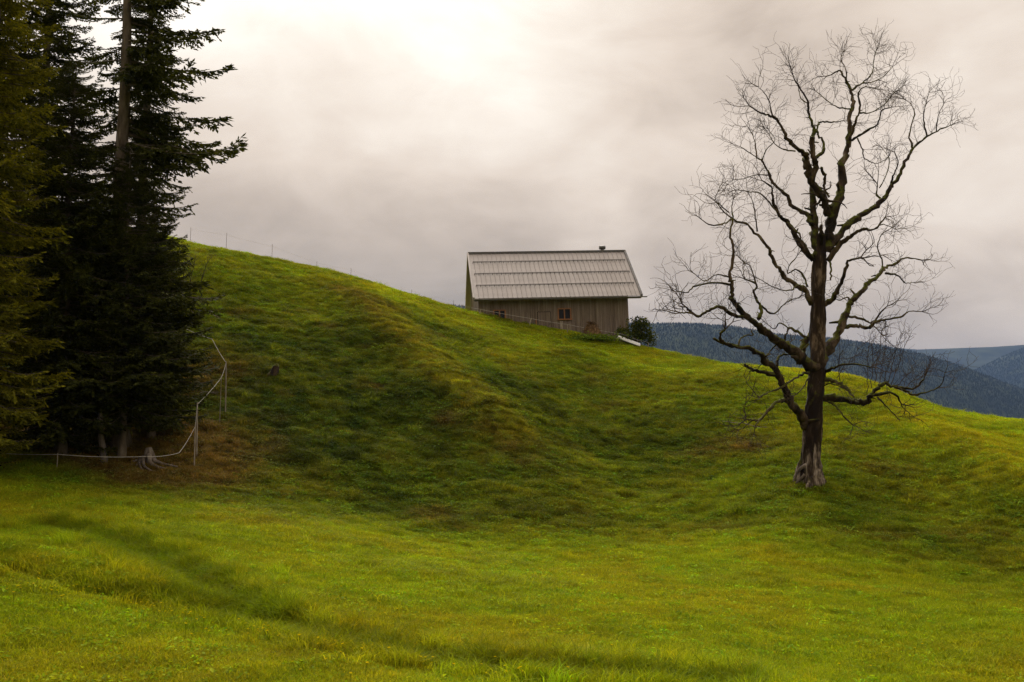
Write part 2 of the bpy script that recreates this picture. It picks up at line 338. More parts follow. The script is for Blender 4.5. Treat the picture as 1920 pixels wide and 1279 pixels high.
def height(x, y, detail=True):
    x = np.asarray(x, float).ravel(); y = np.asarray(y, float).ravel()
    cx = np.clip(x, XLO, XHI); cy = np.clip(y, YLO, YHI); z = tps_eval(cx, cy)
    # beyond the modelled hill the land drops into the valley
    over = np.maximum(0, y - YHI) + np.maximum(0, x - XHI) * (y > -20) + np.maximum(0, XLO - x) * 0.2
    z = z - np.minimum(over * .42, 150 + 0 * over) + 6 * fbm(x / 300, y / 300, 3, 40) * np.clip(over / 60, 0, 1)
    if detail:
        near = (np.abs(x - cx) < 1) & (np.abs(y - cy) < 1)
        r = rough_at(cx, cy)
        d1, t1 = poly_dist(x, y, DITCH1); d2, _ = poly_dist(x, y, DITCH2)
        jit = .25 * fbm(x * .9, y * .9, 3, 77)
        z = z - .34 * np.exp(-((d1 + jit) / .62) ** 2) - .42 * np.exp(-((d2 + jit) / .34) ** 2) + .16 * np.exp(-((d2 - 1.1) / .6) ** 2) * (y > 17)
        dT = np.hypot(x - TREE[0], y - TREE[1])
        # hummocks and cattle treads along the contours of the bank
        tread = np.sin(z * 2 * np.pi / .62 + 2.4 * fbm(x * .16, y * .16, 3, 5)) * sstep(-.2, .5, fbm(x * .22, y * .22, 3, 8))
        bumps = .10 * fbm(x * .5, y * .62, 3, 21) + .12 * fbm(x * 2.1, y * 2.1, 2, 31) + .04 * np.maximum(0, fbm(x * 1.1, y * 1.1, 2, 35) - .05)
        z = z + near * (r * (.05 * tread + 1.1 * bumps) + (1 - r) * .28 * bumps) + near * .16 * fbm(x * .13, y * .13, 2, 63)
        z = z + near * .12 * np.exp(-(dT / 1.3) ** 2)
        dq, tq = poly_dist(x, y, SPUR2); z = z + near * .42 * np.exp(-(dq / 1.7) ** 2) * sstep(0, .2, tq)
        dsp, tsp = poly_dist(x, y, SPUR); z = z + near * .50 * np.exp(-(dsp / 1.9) ** 2) * sstep(0, .15, tsp) * (1 - sstep(.8, 1, tsp))
    return z
TREE = P(1522, 905, 38)
def axis(lo, hi, step, far, g=1.22):
    a = list(np.arange(lo, hi + 1e-6, step)); s = step; x = a[-1]
    while x < far: s = min(s * g, 450); x += s; a.append(x)
    s = step; x = a[0]; pre = []
    while x > -far: s = min(s * g, 450); x -= s; pre.append(x)
    return np.array(pre[::-1] + a)
ax = axis(-34, 42, .24, 9000); ay = axis(9, 84, .24, 12000)
ay = ay[ay > -2500]
gx, gy = np.meshgrid(ax, ay); hz = height(gx, gy)
def tint_fields(x, y):
    """growth classes: roughness, dryness (what grows there); tint_colour adds painted light"""
    r = rough_at(np.clip(x, XLO, XHI), np.clip(y, YLO, YHI))
    r = np.clip(r + .35 * fbm(x * .25, y * .25, 4, 101) * (r > .05) * (r < .97), 0, 1)
    ds, ts = poly_dist(x, y, SPUR)
    dry = sstep(.16, .6, fbm(x * .4, y * .4, 5, 55)) * r * .75 + .75 * np.exp(-(ds / 1.3) ** 2) * (1 - .7 * ts)
    gv = P(120, 850, 36); dry = dry + 1.4 * np.exp(-(((x - gv[0]) / 5.5) ** 4 + ((y - gv[1] - 1.2) / 3.2) ** 4))
    pf = P(330, 840, 36.5)
    dry = dry + 1.3 * np.exp(-(((x - pf[0]) / 2.6) ** 2 + ((y - pf[1]) / 3.2) ** 2)) + .8 * np.exp(-(((x - P(390, 700, 46)[0]) / 2) ** 2 + ((y - 46) / 2.5) ** 2))
    dry = dry + .7 * np.exp(-(((x - P(1385, 820, 46)[0]) / 1.6) ** 2 + ((y - 46) / 1.8) ** 2))
    return r, np.clip(dry, 0, 1)
def tint_colour(x, y):
    r, dry = tint_fields(x, y)
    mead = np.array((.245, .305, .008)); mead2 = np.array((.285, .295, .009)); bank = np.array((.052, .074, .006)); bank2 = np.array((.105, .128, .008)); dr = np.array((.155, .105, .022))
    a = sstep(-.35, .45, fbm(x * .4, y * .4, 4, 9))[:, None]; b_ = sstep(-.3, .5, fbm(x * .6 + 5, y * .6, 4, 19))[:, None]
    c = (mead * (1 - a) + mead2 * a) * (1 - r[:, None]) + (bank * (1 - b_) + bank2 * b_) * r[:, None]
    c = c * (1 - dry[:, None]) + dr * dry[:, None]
    ds, ts = poly_dist(x, y, SPUR); lush_lit = np.array((.30, .29, .010)); lf = (.8 * np.exp(-((ds - .4) / .95) ** 2) * sstep(.15, .35, ts) * (1 - sstep(.85, 1, ts)) * (.6 + .4 * fbm(x * .7, y * .7, 2, 88)))[:, None]
    dq, tq = poly_dist(x, y, SPUR2); lf = np.maximum(lf, (.75 * np.exp(-(dq / 1.1) ** 2))[:, None])  # right spur's highlight painted into the grass colour
    c = c * (1 - lf) + lush_lit * lf
    crest_lit = sstep(40, 52, y) * (1 - sstep(.05, .4, r)); c = c * (1 + .22 * crest_lit[:, None])  # lit look of the crest put into the grass colour
    c *= (1 + .26 * fbm(x * 1.9, y * 1.9, 3, 71))[:, None]
    return c, r, dry
ny, nx = gx.shape
idx = np.arange(nx * ny).reshape(ny, nx)
quads = np.stack([idx[:-1, :-1], idx[:-1, 1:], idx[1:, 1:], idx[1:, :-1]], -1).reshape(-1, 4)
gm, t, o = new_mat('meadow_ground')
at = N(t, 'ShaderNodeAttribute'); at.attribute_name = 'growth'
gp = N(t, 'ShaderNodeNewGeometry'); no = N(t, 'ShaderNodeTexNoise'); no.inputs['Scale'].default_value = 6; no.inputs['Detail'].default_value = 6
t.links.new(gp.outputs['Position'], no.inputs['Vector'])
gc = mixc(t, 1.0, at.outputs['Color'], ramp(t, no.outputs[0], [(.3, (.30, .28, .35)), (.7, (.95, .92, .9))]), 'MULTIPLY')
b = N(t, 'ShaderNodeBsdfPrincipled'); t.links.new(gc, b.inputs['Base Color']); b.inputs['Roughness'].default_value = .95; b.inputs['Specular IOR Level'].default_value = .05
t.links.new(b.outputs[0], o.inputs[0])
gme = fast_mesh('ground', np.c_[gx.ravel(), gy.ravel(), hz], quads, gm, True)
gcol, _, _ = tint_colour(gx.ravel(), gy.ravel())  # growth colours with the painted spur and crest light in them
ga = gme.attributes.new('growth', 'FLOAT_COLOR', 'POINT'); ga.data.foreach_set('color', np.c_[gcol, np.ones(len(gcol))].astype(np.float32).ravel())  # growth colour together with the painted spur and crest light
ground = link('ground', gme); tag(ground, kind='structure')
def Z(x, y): return float(height([x], [y])[0])
def ground_hit(u, v, Y0=None, lo=10, hi=100):
    """first ground point seen at (u, v)"""
    d = ray(u, v); ys = np.arange(lo, hi, .1); h = height(d[0] / d[1] * ys, ys); zz = d[2] / d[1] * ys
    k = np.argmax(h >= zz); 
    if h[k] < zz[k]: k = np.argmin(zz - h)
    return np.array((d[0] / d[1] * ys[k], ys[k], h[k]))

def crest_pt(u, lo=58.0, hi=71.5, back=0.0):
    """the point of the hill's crest in the direction of column u"""
    d = ray(u, 620); ys = np.arange(lo, hi, .2); xs = d[0] / d[1] * ys; h = height(xs, ys, True); k = int(np.argmax(h / ys)); y = ys[k] + back
    return np.array((d[0] / d[1] * y, y, Z(d[0] / d[1] * y, y)))
# ------------------------------------------------------------------ grass: one mass of blades, tufts placed on the ground
grm, t, o = new_mat('grass_blade')
at = N(t, 'ShaderNodeAttribute'); at.attribute_type = 'INSTANCER'; at.attribute_name = 'tint'
gp = N(t, 'ShaderNodeNewGeometry')
vr = ramp(t, gp.outputs['Random Per Island'], [(0, (.62, .68, .55)), (.55, (1.0, 1.0, 1.0)), (.86, (1.30, 1.22, 1.3)), (1, (1.75, 1.45, 2.6))])
leaf_shader(t, o, mixc(t, 1.0, at.outputs['Color'], vr, 'MULTIPLY'), .42, .7, .03, (1.3, 1.2, .55))
flm, t, o = new_mat('buttercup_petal')
leafc = N(t, 'ShaderNodeRGB'); leafc.outputs[0].default_value = (.60, .44, .001, 1); leaf_shader(t, o, leafc.outputs[0], .3, .8, .01, (1, 1, 1))
def tuft(name, n, rad, h0, h1, w, bend, seed, seedhead=0):
    r = np.random.default_rng(seed); V = []; Fq = []
    for i in range(n):
        a = r.uniform(0, 2 * np.pi); q = rad * math.sqrt(r.uniform()); x, y = q * math.cos(a), q * math.sin(a)
        h = r.uniform(h0, h1) * (1 - .35 * (q / rad) ** 2); ba = r.uniform(0, 2 * np.pi); bd = h * bend * r.uniform(.3, 1.3)
        dx, dy = math.cos(ba) * bd, math.sin(ba) * bd; fa = r.uniform(0, np.pi); wx, wy = math.cos(fa) * w / 2, math.sin(fa) * w / 2
        k = len(V)
        V += [(x - wx, y - wy, -.03), (x + wx, y + wy, -.03), (x + dx * .35 + wx * .8, y + dy * .35 + wy * .8, h * .6), (x + dx * .35 - wx * .8, y + dy * .35 - wy * .8, h * .6), (x + dx, y + dy, h * (1 - .35 * bend * .5))]
        Fq += [(k, k + 1, k + 2, k + 3), (k + 3, k + 2, k + 4)]
    me = bpy.data.meshes.new(name); me.from_pydata(V, [], Fq); me.materials.append(grm); return bpy.data.objects.new(name, me)
def herb(name, n, rad, h, size, seed):
    r = np.random.default_rng(seed); V = []; Fq = []
    for i in range(n):
        a = r.uniform(0, 2 * np.pi); q = rad * math.sqrt(r.uniform()); c = np.array((q * math.cos(a), q * math.sin(a), h * r.uniform(.3, 1)))
        d = r.normal(size=3); d[2] *= .35; d /= np.linalg.norm(d); s = np.cross(d, (0, 0, 1)); s /= np.linalg.norm(s) + 1e-6; s = s + (0, 0, r.uniform(-.5, .5))
        L = size * r.uniform(.6, 1.2); k = len(V)
        V += [c, c + d * L * .5 + s * L * .24, c + d * L - (0, 0, L * .2), c + d * L * .5 - s * L * .24]
        Fq.append((k, k + 1, k + 2, k + 3))
    me = bpy.data.meshes.new(name); me.from_pydata([tuple(v) for v in V], [], Fq); me.materials.append(grm); return bpy.data.objects.new(name, me)
def flower(name, seed):
    r = np.random.default_rng(seed); mb = MB()
    mb.tube([(0, 0, 0), (.01, 0, .12), (.025, .01, .22)], .0022, 3)
    c = np.array((.025, .01, .222))
    for k in range(5):
        a = k * 2 * np.pi / 5; d = np.array((math.cos(a), math.sin(a), .45)); s = np.array((-math.sin(a), math.cos(a), 0)) * .009
        mb.add([c, c + d * .011 - s, c + d * .017, c + d * .011 + s], [(0, 1, 2, 3)], 1)
    return bpy.data.objects.new(name, mb.mesh(name, [grm, flm]))
LIB = [tuft('blade_tuft', 64, .27, .05, .12, .0105, .8, 1), tuft('blade_tuft', 64, .27, .05, .14, .0115, .9, 2), tuft('blade_tuft', 60, .26, .07, .17, .010, 1.0, 3),
       tuft('blade_tuft', 70, .20, .12, .30, .013, 1.15, 4), tuft('blade_tuft', 70, .24, .10, .26, .014, 1.3, 5),
       herb('leaf_patch', 34, .24, .11, .085, 6), herb('leaf_patch', 30, .26, .16, .11, 7),
       tuft('blade_tuft', 60, .22, .25, .50, .012, .9, 8), flower('buttercup', 9)]
lib_col = bpy.data.collections.new('grass_pieces')
for i, q in enumerate(LIB): lib_col.objects.link(q)
def scatter(name, pts, nrmv, rot, scl, kind, tint, label):
    me = bpy.data.meshes.new(name); n = len(pts); me.vertices.add(n); me.vertices.foreach_set('co', pts.astype(np.float32).ravel())
    def at_(nm, ty, key, a): q = me.attributes.new(nm, ty, 'POINT'); q.data.foreach_set(key, a)
    at_('up', 'FLOAT_VECTOR', 'vector', nrmv.astype(np.float32).ravel()); at_('spin', 'FLOAT', 'value', rot.astype(np.float32))
    at_('size', 'FLOAT', 'value', scl.astype(np.float32)); at_('sort', 'INT', 'value', kind.astype(np.int32))
    at_('tint', 'FLOAT_VECTOR', 'vector', tint.astype(np.float32).ravel())
    ob = link(name, me); tag(ob, label, name, kind='stuff')
    ng = bpy.data.node_groups.new(name + '_scatter', 'GeometryNodeTree')
    ng.interface.new_socket('Geometry', in_out='INPUT', socket_type='NodeSocketGeometry'); ng.interface.new_socket('Geometry', in_out='OUTPUT', socket_type='NodeSocketGeometry')
    gi = ng.nodes.new('NodeGroupInput'); go = ng.nodes.new('NodeGroupOutput'); L = ng.links
    def attr(nm, ty):
        q = ng.nodes.new('GeometryNodeInputNamedAttribute'); q.data_type = ty; q.inputs[0].default_value = nm; return q.outputs[0]
    iop = ng.nodes.new('GeometryNodeInstanceOnPoints'); L.new(gi.outputs[0], iop.inputs['Points'])
    g2i = ng.nodes.new('GeometryNodeGeometryToInstance')
    for q in LIB[::-1]:
        oi = ng.nodes.new('GeometryNodeObjectInfo'); oi.inputs[0].default_value = q; oi.inputs['As Instance'].default_value = True
        L.new(oi.outputs['Geometry'], g2i.inputs[0])
    L.new(g2i.outputs[0], iop.inputs['Instance']); iop.inputs['Pick Instance'].default_value = True
    L.new(attr('sort', 'INT'), iop.inputs['Instance Index'])
    al = ng.nodes.new('FunctionNodeAlignRotationToVector'); al.axis = 'Z'; L.new(attr('up', 'FLOAT_VECTOR'), al.inputs['Vector'])
    rr = ng.nodes.new('FunctionNodeRotateRotation'); rr.rotation_space = 'LOCAL'; L.new(al.outputs[0], rr.inputs[0])
    e2 = ng.nodes.new('FunctionNodeEulerToRotation'); cx = ng.nodes.new('ShaderNodeCombineXYZ'); L.new(attr('spin', 'FLOAT'), cx.inputs[2]); L.new(cx.outputs[0], e2.inputs[0]); L.new(e2.outputs[0], rr.inputs[1])
    L.new(rr.outputs[0], iop.inputs['Rotation']); L.new(attr('size', 'FLOAT'), iop.inputs['Scale']); L.new(iop.outputs[0], go.inputs[0])
    md = ob.modifiers.new('scatter', 'NODES'); md.node_group = ng; return ob
def normals(x, y, e=.15):
    h0 = height(x, y); zx = (height(x + e, y) - h0) / e; zy = (height(x, y + e) - h0) / e
    n = np.c_[-zx, -zy, np.ones(len(x))]; return h0, n / np.linalg.norm(n, axis=1)[:, None]
NG = 230000
def sample_view(n, lo=9.5, hi=78.0, pw=1.05, margin=5.0):
    yy = np.linspace(lo, hi, 400); w = (yy * .53 + margin) * (13.0 / yy) ** pw; c = np.cumsum(w); c /= c[-1]
    y = np.interp(RNG.uniform(size=n), c, yy); return RNG.uniform(-1, 1, n) * (y * .53 + margin), y
gx_, gy_ = sample_view(NG)
ok = np.ones(NG, bool); thin = RNG.uniform(size=NG)
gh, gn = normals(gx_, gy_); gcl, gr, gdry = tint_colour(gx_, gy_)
d1, _ = poly_dist(gx_, gy_, DITCH1); d2, _ = poly_dist(gx_, gy_, DITCH2)
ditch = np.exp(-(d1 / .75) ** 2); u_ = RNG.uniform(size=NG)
kind = np.where(u_ < .36, 0, np.where(u_ < .72, 1, 2))
roughp = gr * (.75 + .3 * fbm(gx_ * .8, gy_ * .8, 3, 222))
uu = RNG.uniform(size=NG)
kind = np.where(uu < roughp, np.where(u_ < .40, 3, np.where(u_ < .70, 4, np.where(u_ < .88, 5, 6))), kind)
kind = np.where((uu > .965) & (gr < .3), 5, kind)
kind = np.where(RNG.uniform(size=NG) < ditch * 1.0, np.where(u_ < .7, 7, 3), kind)
clump = sstep(.1, .5, fbm(gx_ * .35 + 9, gy_ * .35, 4, 303))
kind = np.where((RNG.uniform(size=NG) < .22 * clump) & (gr < .3) & (gy_ < 34), 4, kind)
scl = (.85 + .05 * (gy_ / 13.0 - 1)) * RNG.uniform(.75, 1.3, NG); scl = np.where(kind == 7, RNG.uniform(.6, 1.1, NG), scl)
scl = np.where((kind >= 3) & (kind <= 4) & (gy_ > 30), scl * (.62 + .5 * sstep(-.1, .4, fbm(gx_ * 1.1, gy_ * 1.1, 2, 412))), scl)
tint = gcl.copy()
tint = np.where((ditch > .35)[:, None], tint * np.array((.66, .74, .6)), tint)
tint = np.where(((kind == 5) | (kind == 6))[:, None], tint * np.array((.88, 1.15, 1.2)), tint)
tint *= (1 + .30 * gr * fbm(gx_ * 2.4, gy_ * 2.4, 3, 512))[:, None]; tint *= (1 + (RNG.uniform(-1, 1, NG)) * (.22 + .26 * gr))[:, None] * (1 + RNG.normal(0, .06, (NG, 3)))
upv = gn * .55 + np.array((0, 0, .45)) + RNG.normal(0, .10, (NG, 3))
upv[:, 2] = np.maximum(upv[:, 2], .3)
pts = np.c_[gx_, gy_, gh]
tree_foot = np.hypot(gx_ - TREE[0], gy_ - TREE[1]) < .55
ok &= ~tree_foot
ok &= thin > .30 * gr * sstep(-.1, .35, fbm(gx_ * 2.2, gy_ * 2.2, 2, 640))
grove = np.exp(-(((gx_ - P(120, 850, 36)[0]) / 5.0) ** 4 + ((gy_ - 37.2) / 2.8) ** 4)); ok &= RNG.uniform(size=NG) > .8 * grove
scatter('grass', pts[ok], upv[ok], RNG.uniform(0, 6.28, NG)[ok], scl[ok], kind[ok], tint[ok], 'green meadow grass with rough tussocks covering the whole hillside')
# buttercups: thickest along the near side of the ditch
fx_, fy_ = sample_view(9000, 9.5, 34, 1.6, 3)
fd, ft = poly_dist(fx_, fy_, [P(-100, 1075, 16.9), P(200, 1130, 15.8), P(420, 1165, 15.2), P(700, 1225, 13.9), P(1000, 1262, 13.2)])
keep = RNG.uniform(size=9000) < (.62 * np.exp(-(fd / .8) ** 2) * sstep(-.3, .4, fbm(fx_ * .8, fy_ * .8, 2, 8)) + .10 * sstep(0, .5, fbm(fx_ * .4, fy_ * .4, 3, 18)) + .012)
keep &= rough_at(fx_, fy_) < .3
fx_, fy_ = fx_[keep], fy_[keep]; nf = len(fx_)
scatter('buttercups', np.c_[fx_, fy_, height(fx_, fy_) - RNG.uniform(0, .06, nf)], np.tile((0, 0, 1.0), (nf, 1)) + RNG.normal(0, .15, (nf, 3)), RNG.uniform(0, 6.28, nf),
        RNG.uniform(.9, 1.35, nf), np.full(nf, 8), np.tile((.10, .13, .01), (nf, 1)), 'tiny yellow buttercups dotted through the near meadow')
# ------------------------------------------------------------------ bare old tree
def C4(x, y): return (1250 + x / 2.907, 60 + y / 2.907)
def C5(x, y): return (1250 + x / 2.7807, 480 + y / 2.7807)
TY = TREE[1]; PXM = F / TY
def catmull(p, per=4):
    p = np.asarray(p, float); q = np.vstack([2 * p[0] - p[1], p, 2 * p[-1] - p[-2]]); o = []
    for i in range(1, len(q) - 2):
        for t in np.linspace(0, 1, per, endpoint=False):
            o.append(.5 * (2 * q[i] + (q[i + 1] - q[i - 1]) * t + (2 * q[i - 1] - 5 * q[i] + 4 * q[i + 1] - q[i + 2]) * t * t + (3 * q[i] - q[i - 1] - 3 * q[i + 1] + q[i + 2]) * t ** 3))
    o.append(p[-1]); return np.array(o)
dead = empty('bare_tree', TREE); tag(dead, 'tall leafless old tree with mossy gnarled limbs standing on the slope', 'tree')
def loc(p): return np.asarray(p) - TREE
rt = np.random.default_rng(77)
# trunk: (C5 x, y, width)
TR = [(752, 1215, 175), (750, 1180, 150), (748, 1130, 126), (752, 1060, 104), (756, 980, 93), (762, 900, 90), (768, 820, 92), (776, 740, 84), (782, 660, 78), (786, 580, 84), (787, 500, 74),
      (786, 400, 78), (793, 300, 80), (791, 200, 68), (795, 100, 74), (797, 20, 72), (800, -40, 62), (806, -95, 40), (808, -130, 18)]
tp = np.array([loc(P(*C5(x, y), TY)) for x, y, w in TR]); tw = np.array([w for *_, w in TR]) / 2.7807 / PXM / 2
tp[0][2] -= .1
tpc = catmull(tp, 11); twc = np.interp(np.linspace(0, 1, len(tpc)), np.linspace(0, 1, len(tw)), tw)
nph = rt.uniform(0, 6.28, 8)
def trunk_wob(i, ang):
    h = i / len(tpc); fl = .17 * max(0, 1 - h * 4.5) + .025
    w = 1 + fl * (np.cos(5 * ang + nph[0] + h * 3) + .7 * np.cos(8 * ang + nph[1] - h * 4)) + .05 * np.cos(3 * ang + nph[2] + h * 19) + .05 * np.cos(2 * ang + h * 37)
    c, s_ = np.cos(ang), np.sin(ang)
    return w + .10 * fbm(c * 2.2 + 9 + s_ * 1.1, h * 34 + s_ * 2.4, 4, 61) + .07 * fbm(ang * 0 + c * 5 + 3, h * 60 + s_ * 5, 2, 64) + .12 * np.maximum(0, fbm(c * 1.5 + 4, h * 22 + s_ * 1.5, 2, 67) - .25)
mb = MB(); mb.tube(tpc, twc, 44, wob=trunk_wob); trunk = mb.build('trunk', M['trunk'], dead, True)
for (pts, r0) in (([(728, 1090), (702, 1105), (680, 1130), (668, 1165)], .085), ([(790, 1150), (815, 1180), (850, 1195), (880, 1190)], .07), ([(770, 1180), (790, 1205), (815, 1222)], .06), ([(720, 1140), (695, 1165), (672, 1185)], .07)):
    p = [loc(P(*C5(x, y), TY - .28)) for x, y in pts]
    mb = MB(); mb.tube(catmull(p, 4), np.linspace(r0, r0 * .35, 4 * (len(p) - 1) + 1), 7); mb.build('root', M['old_wood'], dead, True)

ALLV = []
def grow(mb, p, d, L, r, depth, upb, wild):
    """a twig that wanders, bends upward and forks"""
    step = .17 if depth > 0 else .13; n = max(3, int(L / step)); pts = [p]; dirs = [d]
    for i in range(n):
        d = d + rt.normal(0, wild, 3) + np.array((0, 0, upb)); d /= np.linalg.norm(d); p = p + d * step * rt.uniform(.75, 1.25); pts.append(p); dirs.append(d)
    rr = np.linspace(r, max(r * .42, .0042), len(pts)); mb.tube(pts, rr, 4 if r > .012 else 3, cap=False)
    if depth <= 0: return
    side = rt.choice((-1, 1))
    for i in range(1, len(pts)):
        if rt.uniform() < .62:
            side = -side; perp = np.cross(dirs[i], rt.normal(size=3)); perp /= np.linalg.norm(perp) + 1e-9
            nd = dirs[i] * rt.uniform(.35, .8) + perp * side * rt.uniform(.5, .9); nd /= np.linalg.norm(nd)
            grow(mb, pts[i], nd, L * rt.uniform(.32, .62) * (1 - .45 * i / len(pts)), max(r * .6, .005), depth - 1, upb, wild)
LIMB_N = 0
def limb(crop, pts, w0, w1, depth=0.0, dens=1.0, tl=1.0, d0=0.0, end=True):
    """limb traced in the photograph; depth = metres towards (-) or away from (+) the viewer at its tip; widths in crop pixels"""
    global LIMB_N; LIMB_N += 1
    px = [(crop(*q)) for q in pts]; k = len(px); sc_ = 2.907 if crop is C4 else 2.7807
    dd = np.linspace(0, 1, k) ** .9 * depth + d0
    p = np.array([loc(P(u, v, TY + dd[i])) for i, (u, v) in enumerate(px)])
    pc = catmull(p, 5); m = len(pc)
    rad = np.interp(np.linspace(0, 1, m), (0, .35, 1), (w0, w0 * .55 + w1 * .45, w1)) / sc_ / PXM / 2 * 1.14
    pc[1:-1] += rt.normal(0, 1, (m - 2, 3)) * np.minimum(rad[1:-1], .07)[:, None] * .38
    rad = rad * (1 + rt.normal(0, .10, m)); rad = np.maximum(rad, .009)
    mb = MB(); ph = rt.uniform(0, 6.28)
    mb.tube(pc, rad, 9 if w0 > 14 else 6, wob=lambda i, a: 1 + .13 * np.cos(2 * a + i * .7 + ph) + .09 * np.cos(3 * a - i * 1.3))
    # short broken snags
    for i in range(2, m - 1):
        if rt.uniform() < .10 and rad[i] > .03:
            d = rt.normal(size=3); d[2] = abs(d[2]) * .6 - .2; d /= np.linalg.norm(d)
            mb.tube([pc[i], pc[i] + d * rad[i] * 1.8, pc[i] + d * rad[i] * 3.4 + (0, 0, -.02)], [rad[i] * .5, rad[i] * .36, rad[i] * .22], 5)
    ob = mb.build('limb', M['bark'], dead, True)
    if dens > 0:
        tb = MB(); T = np.gradient(pc, axis=0); T /= np.linalg.norm(T, axis=1)[:, None]; seg = np.linalg.norm(np.diff(pc, axis=0), axis=1).sum()
        nt_ = int(round(seg * 2.3 * dens)) + 1
        for _ in range(nt_):
            i = int(min(m - 1, (rt.uniform() ** .62) * m)); f = i / m
            if f < .16: continue
            perp = np.cross(T[i], rt.normal(size=3)); perp /= np.linalg.norm(perp) + 1e-9
            d = T[i] * rt.uniform(.1, .7) + perp * rt.uniform(.5, 1.0) + np.array((0, 0, .25)); d /= np.linalg.norm(d)
            grow(tb, pc[i], d, tl * rt.uniform(.4, 1.15) * (.65 + .5 * f), .0105, 2 if rt.uniform() < .5 else 1, .045, .24)
        if end:
            for _ in range(3):
                d = T[-1] + rt.normal(0, .45, 3); d /= np.linalg.norm(d); grow(tb, pc[-1], d, tl * rt.uniform(.55, 1.2), max(.012, rad[-1] * .8), 2, .04, .24)
        if tb.n:
            q = tb.build('twigs', M['twig'], ob); tag(q, kind='stuff')
    return pc
A, B = C4, C5
# crown stems
limb(A, [(825, 1230), (812, 1130), (806, 1040), (798, 930), (793, 850)], 46, 24, .3, .5)
limb(A, [(846, 1200), (842, 1120), (846, 1050)], 22, 13, -.5, .3, end=False)
limb(A, [(880, 1000), (852, 905), (790, 815), (770, 740), (752, 690)], 38, 30, -.6, .5, end=False)
limb(A, [(765, 688), (742, 655), (690, 620), (655, 575), (600, 480), (560, 455), (510, 440), (450, 402)], 26, 5, -1.9, 1.1, d0=-.6)
limb(A, [(575, 460), (565, 400), (545, 350), (500, 300)], 7, 3, -.6, 1.3, d0=-1.6)
limb(A, [(790, 815), (806, 730), (797, 650), (792, 570)], 32, 22, -.3, .3, d0=-.4, end=False)
limb(A, [(798, 600), (800, 520), (775, 440), (768, 375), (730, 310), (695, 255), (683, 212)], 17, 4, .5, 1.5, d0=-.5)
limb(A, [(770, 390), (740, 370), (722, 330), (715, 270)], 7, 3, .9, 1.3)
limb(A, [(805, 690), (845, 658), (853, 600), (822, 550), (828, 505), (850, 490), (910, 492), (965, 484)], 18, 5, 1.2, .9)
limb(A, [(840, 740), (862, 790), (858, 850), (886, 900)], 16, 10, .5, .4, end=False)
limb(A, [(880, 1200), (890, 1090), (905, 1000), (945, 900), (962, 800), (948, 715)], 62, 34, .5, .4, end=False)
limb(A, [(948, 725), (985, 645), (990, 580), (1000, 450), (1016, 385), (1000, 315), (976, 262), (945, 212), (900, 232), (862, 242)], 32, 4, .9, 1.1, d0=.5)
limb(A, [(1000, 322), (1060, 282), (1100, 250), (1122, 215), (1130, 150), (1146, 90)], 11, 3, 1.2, 1.9, 1.1, d0=1)
limb(A, [(980, 270), (975, 200), (950, 150), (960, 110)], 7, 3, .4, 1.6, d0=1)
limb(A, [(1060, 282), (1130, 270), (1190, 235), (1230, 190)], 7, 3, 1.0, 1.9, d0=1.2)
limb(A, [(1000, 590), (1026, 500), (1052, 415), (1045, 335), (1078, 300), (1150, 310)], 17, 3, -1.1, 1.4, d0=.6)
limb(A, [(1010, 592), (1080, 545), (1150, 503), (1170, 432), (1225, 410)], 14, 4, -1.8, 1.2, d0=.5)
limb(A, [(1040, 580), (1068, 640), (1080, 690), (1150, 716), (1210, 680)], 8, 3, 1.2, .8, d0=.5)
limb(A, [(1000, 420), (930, 410), (870, 370), (810, 320)], 9, 3, 1.4, 1.1, d0=.7)
limb(A, [(1048, 440), (1110, 440), (1180, 400), (1240, 330)], 9, 3, .8, 1.5, d0=.2)
limb(A, [(875, 1190), (930, 1120), (990, 1050), (1060, 1000), (1130, 960), (1195, 900), (1216, 850), (1262, 790), (1312, 690), (1352, 622), (1420, 570), (1490, 532), (1560, 503)], 42, 4, 1.6, .9)
limb(A, [(1340, 640), (1322, 560), (1350, 450), (1335, 400), (1290, 360)], 10, 3, .6, 1.6, d0=1.2)
limb(A, [(1420, 572), (1400, 480), (1410, 400), (1430, 330)], 8, 3, -.7, 1.7, d0=1.3)
limb(A, [(1470, 540), (1480, 460), (1510, 390)], 6, 3, -.4, 1.7, d0=1.4)
limb(A, [(1216, 850), (1240, 772), (1262, 712), (1242, 655)], 12, 4, -.9, 1.0, d0=1)
limb(A, [(1172, 915), (1145, 880), (1148, 828)], 13, 6, .4, .6, d0=.9)
limb(A, [(1160, 850), (1200, 770), (1215, 700), (1195, 660)], 6, 3, .9, .9, d0=.9)
limb(A, [(880, 1245), (950, 1150), (1010, 1110), (1062, 1076), (1130, 1076), (1190, 1010)], 30, 5, -1.7, 1.0)
limb(A, [(1130, 1076), (1180, 1050), (1250, 1075)], 7, 3, -.5, 1.2, d0=-1.5)
limb(A, [(800, 1245), (740, 1170), (690, 1090), (650, 1030), (610, 985), (580, 920), (572, 850), (520, 810)], 34, 5, -1.3, 1.0)
limb(A, [(655, 1040), (700, 1080), (728, 1105), (732, 1145)], 14, 6, -.8, .6, d0=-.7)
limb(A, [(605, 985), (560, 930), (510, 880), (440, 870), (375, 860)], 10, 3, -.9, 1.3, d0=-.9)
limb(A, [(790, 1050), (762, 992), (690, 952), (640, 880), (580, 822), (552, 760), (520, 702), (490, 682), (400, 625)], 26, 4, 1.5, .9)
limb(A, [(490, 690), (482, 600), (462, 550), (438, 512)], 7, 3, .3, 1.4, d0=1.3)
limb(A, [(520, 702), (545, 640), (590, 590), (560, 540)], 7, 3, .8, 1.3, d0=1.2)
limb(A, [(560, 780), (480, 780), (420, 800), (365, 805)], 6, 3, 1.2, .9, d0=1)
